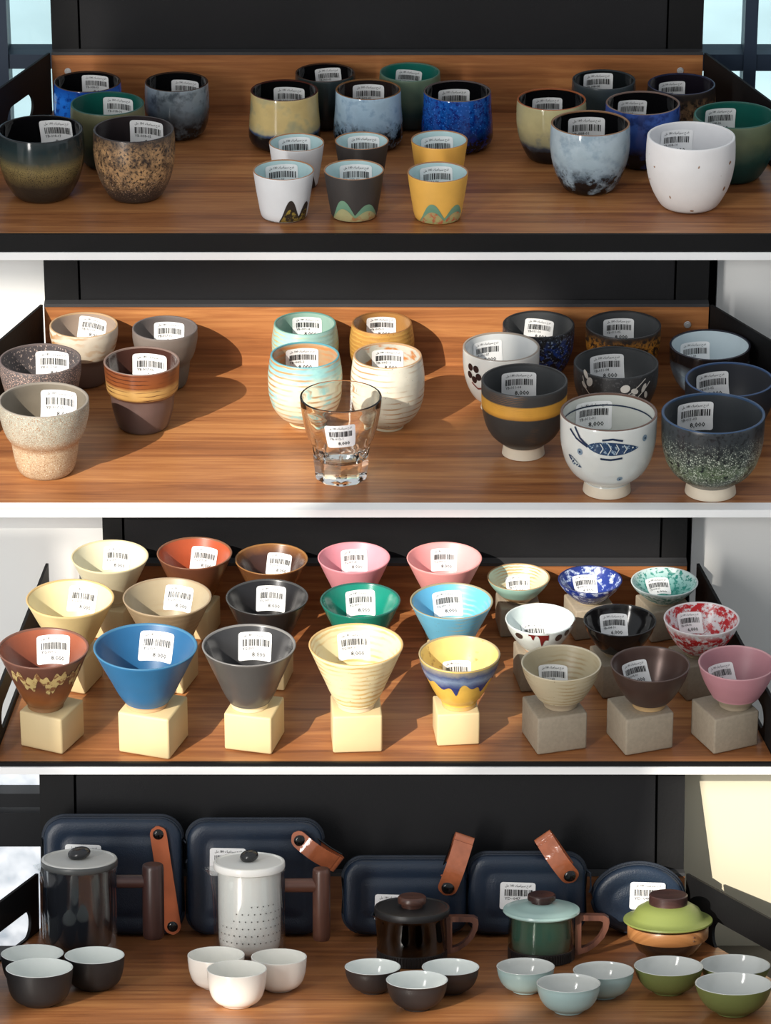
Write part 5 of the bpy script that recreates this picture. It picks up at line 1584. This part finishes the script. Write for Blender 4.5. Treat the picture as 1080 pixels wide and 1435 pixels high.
handle_lean = {'smoked glass teapot with pale lid and dark wooden side handle': -0.0}
TB = 1340
teapot('smoked glass teapot with pale lid and dark wooden side handle', 113, 106, TB, 1213, (M_SMOKE, .86, .12), M_CLEAR, M_LIDG, 106, (32, 17, 'pebble', M_STONE),
       ('peg', 164, 200, 1226, 1244, 199, 232, 1211, 1314, M_WDARK, M_WDARKX), 12)
teapot('clear glass teapot with white porcelain infuser and walnut side handle', 350, 101, TB, 1217, (M_LIDW, .87, .08), M_CLEAR, M_LIDW, 100, (26, 17, 'pebble', M_STONE),
       ('peg', 400, 440, 1231, 1250, 437, 464, 1217, 1317, M_WMID, M_WMIDX), 15)
teapot('black glass teapot with black lid and round brown knob', 577, 98, TB + 4, 1281, (plain('black gloss infuser', (14, 14, 16), .06), .88, .10), M_DARKG, M_LIDB, 106, (40, 17, 'disc', M_WMIDX),
       ('dee', 625, 670, 1283, 1335, M_WMID), 10, lid_style='flat', ribbed=True)
teapot('green glass teapot with celadon lid and wooden handle', 758, 93, TB + 2, 1279, (plain('green gloss infuser', (118, 144, 132), .07), .9, .08), M_GREENG, M_LIDC, 108, (40, 14, 'disc', M_WDARKX),
       ('dee', 805, 853, 1281, 1336, M_WMID), None, lid_style='dome', ribbed=True)
# lidded bowl with wooden band
cx = 935; C = floor_hit(4, cx, 1340) + t4.n * .0006; s = mpp(C)
root = empty('lidded_bowl', C, rx=-t4.tilt)
tag(root, 'olive green lidded glass bowl with pale wooden band', 'teapot', 'teapots on the lowest shelf')
H = solve_H(C, cx, 1294); R = 54 * s
mb = MB(); mb.lathe([(.0004, .002), (R * .5, .002), (R * .56, .0), (R * .6, .003), (R * .78, H * .22), (R * .92, H * .5), (R * .98, H * .8), (R, H), (R - .0022, H), (R * .98 - .0022, H * .8), (R * .92 - .0022, H * .5), (R * .78 - .0022, H * .24), (R * .5, .006), (.0004, .006)], 56)
mb.build('glass_body', M_OLIVEG, root, angle=60)
mb = MB(); mb.lathe([(.0004, H * .2), (R * .62, H * .22), (R * .8, H * .5), (R * .86, H * .95), (R * .83, H * .95), (R * .77, H * .5), (R * .6, H * .25), (.0004, H * .23)], 48)
mb.build('inner_cup', plain('olive glaze', (92, 104, 58), .3), root)
z0, z1 = solve_H(C, cx, 1312), H - .0005
rb = 56.5 * s
mb = MB(); mb.lathe([(rb * .985, z0), (rb, z0 + .001), (rb * 1.005, z1 - .001), (rb * .995, z1), (rb * .95, z1), (rb * .94, z0), (rb * .985, z0)], 56)
band = mb.build('wooden_band', M_BAND, root, angle=40)
for dzq in (.35, .65):
    mb = MB(); a = .62
    P = Vector((rb * 1.003 * math.sin(a), -rb * 1.003 * math.cos(a), z0 + (z1 - z0) * dzq))
    mb.lathe([(.0002, .0008), (.0008, .0006), (.001, 0)], 10)
    mb.v = [tuple(P + Vector((q[0], -q[2], q[1]))) for q in mb.v]
    mb.build('rivet', plain('brown rivet', (90, 56, 34), .5), band)
Rl = 62.5 * s
mb = MB(); mb.lathe([(.0004, H - .003), (R * .9, H - .003), (R * .92, H + .0006), (Rl * .9, H + .0008), (Rl, H + .003), (Rl * .995, H + .0045), (Rl * .86, H + .0056), (Rl * .80, H + .0075), (Rl * .70, H + .0145), (Rl * .5, H + .0195), (.0004, H + .021)], 56)
lid = mb.build('lid', M_LIDO, root, angle=35)
kr = 27 * s; kz = H + .0185
mb = MB(); mb.lathe([(.0004, kz), (kr * .94, kz), (kr, kz + .001), (kr, kz + .0095), (kr * .95, kz + .0105), (.0004, kz + .0105)], 40)
mb.build('knob', M_WDARKX, lid, angle=40)

# ---- small tea bowls
def tb(label, cx, w, top, base, shape, out, inn, grp, rough=.35):
    cup(4, 'tea_bowl', 'tea bowl', label, cx, w, top, base, None, shape, [out, inn, inn], group=grp, wall=.04)
BKO = plain('black matt glaze', (31, 32, 34), .5, vary=.05)
BKO2 = plain('brown black matt glaze', (46, 42, 42), .45, vary=.05)
WI = plain('white glaze inside', (232, 236, 232), .15)
PORC = plain('white porcelain bowl', (242, 240, 232), .2)
CEL = plain('celadon glaze', (158, 186, 186), .25)
OLV = plain('olive glaze outside', (104, 114, 64), .4, vary=.05)
GW = plain('grey white glaze inside', (206, 208, 204), .12)
ga = 'tea bowls set before the teapots'
tb('black tea bowl at the far left, back one of its three', 46, 88, 1324, 1386, 'tea', BKO, WI, ga)
tb('black tea bowl, right one of the three before the smoked teapot', 133, 84, 1327, 1391, 'tea', BKO, WI, ga)
tb('black tea bowl, front one of the three before the smoked teapot', 56, 94, 1343, 1414, 'tea', BKO, WI, ga)
tb('white tea bowl, left one of the three before the white teapot', 303, 80, 1327, 1389, 'tea', PORC, PORC, ga)
tb('white tea bowl, right one of the three before the white teapot', 391, 78, 1330, 1392, 'tea', PORC, PORC, ga)
tb('white tea bowl, front one of the three before the white teapot', 332, 84, 1346, 1415, 'tea', PORC, PORC, ga)
tb('dark tea bowl, left one of the three before the black glass teapot', 522, 77, 1344, 1395, 'teabowl', BKO2, WI, ga)
tb('dark tea bowl, right one of the three before the black glass teapot', 631, 79, 1344, 1396, 'teabowl', BKO2, WI, ga)
tb('dark tea bowl, front one of the three before the black glass teapot', 584, 85, 1361, 1419, 'teabowl', BKO2, WI, ga)
tb('celadon tea bowl, left one of the three before the green teapot', 736, 80, 1343, 1395, 'teabowl', CEL, GW, ga)
tb('celadon tea bowl, right one of the three before the green teapot', 845, 84, 1348, 1402, 'teabowl', CEL, GW, ga)
tb('celadon tea bowl, front one of the three before the green teapot', 796, 88, 1365, 1424, 'teabowl', CEL, GW, ga)
tb('olive tea bowl, left one of the three before the lidded bowl', 936, 97, 1340, 1397, 'wide', OLV, GW, ga)
tb('olive tea bowl at the right, back one of its three', 1029, 99, 1338, 1390, 'wide', OLV, GW, ga)
tb('olive tea bowl in the bottom right corner, front one of its three', 1027, 108, 1363, 1427, 'wide', OLV, GW, ga)
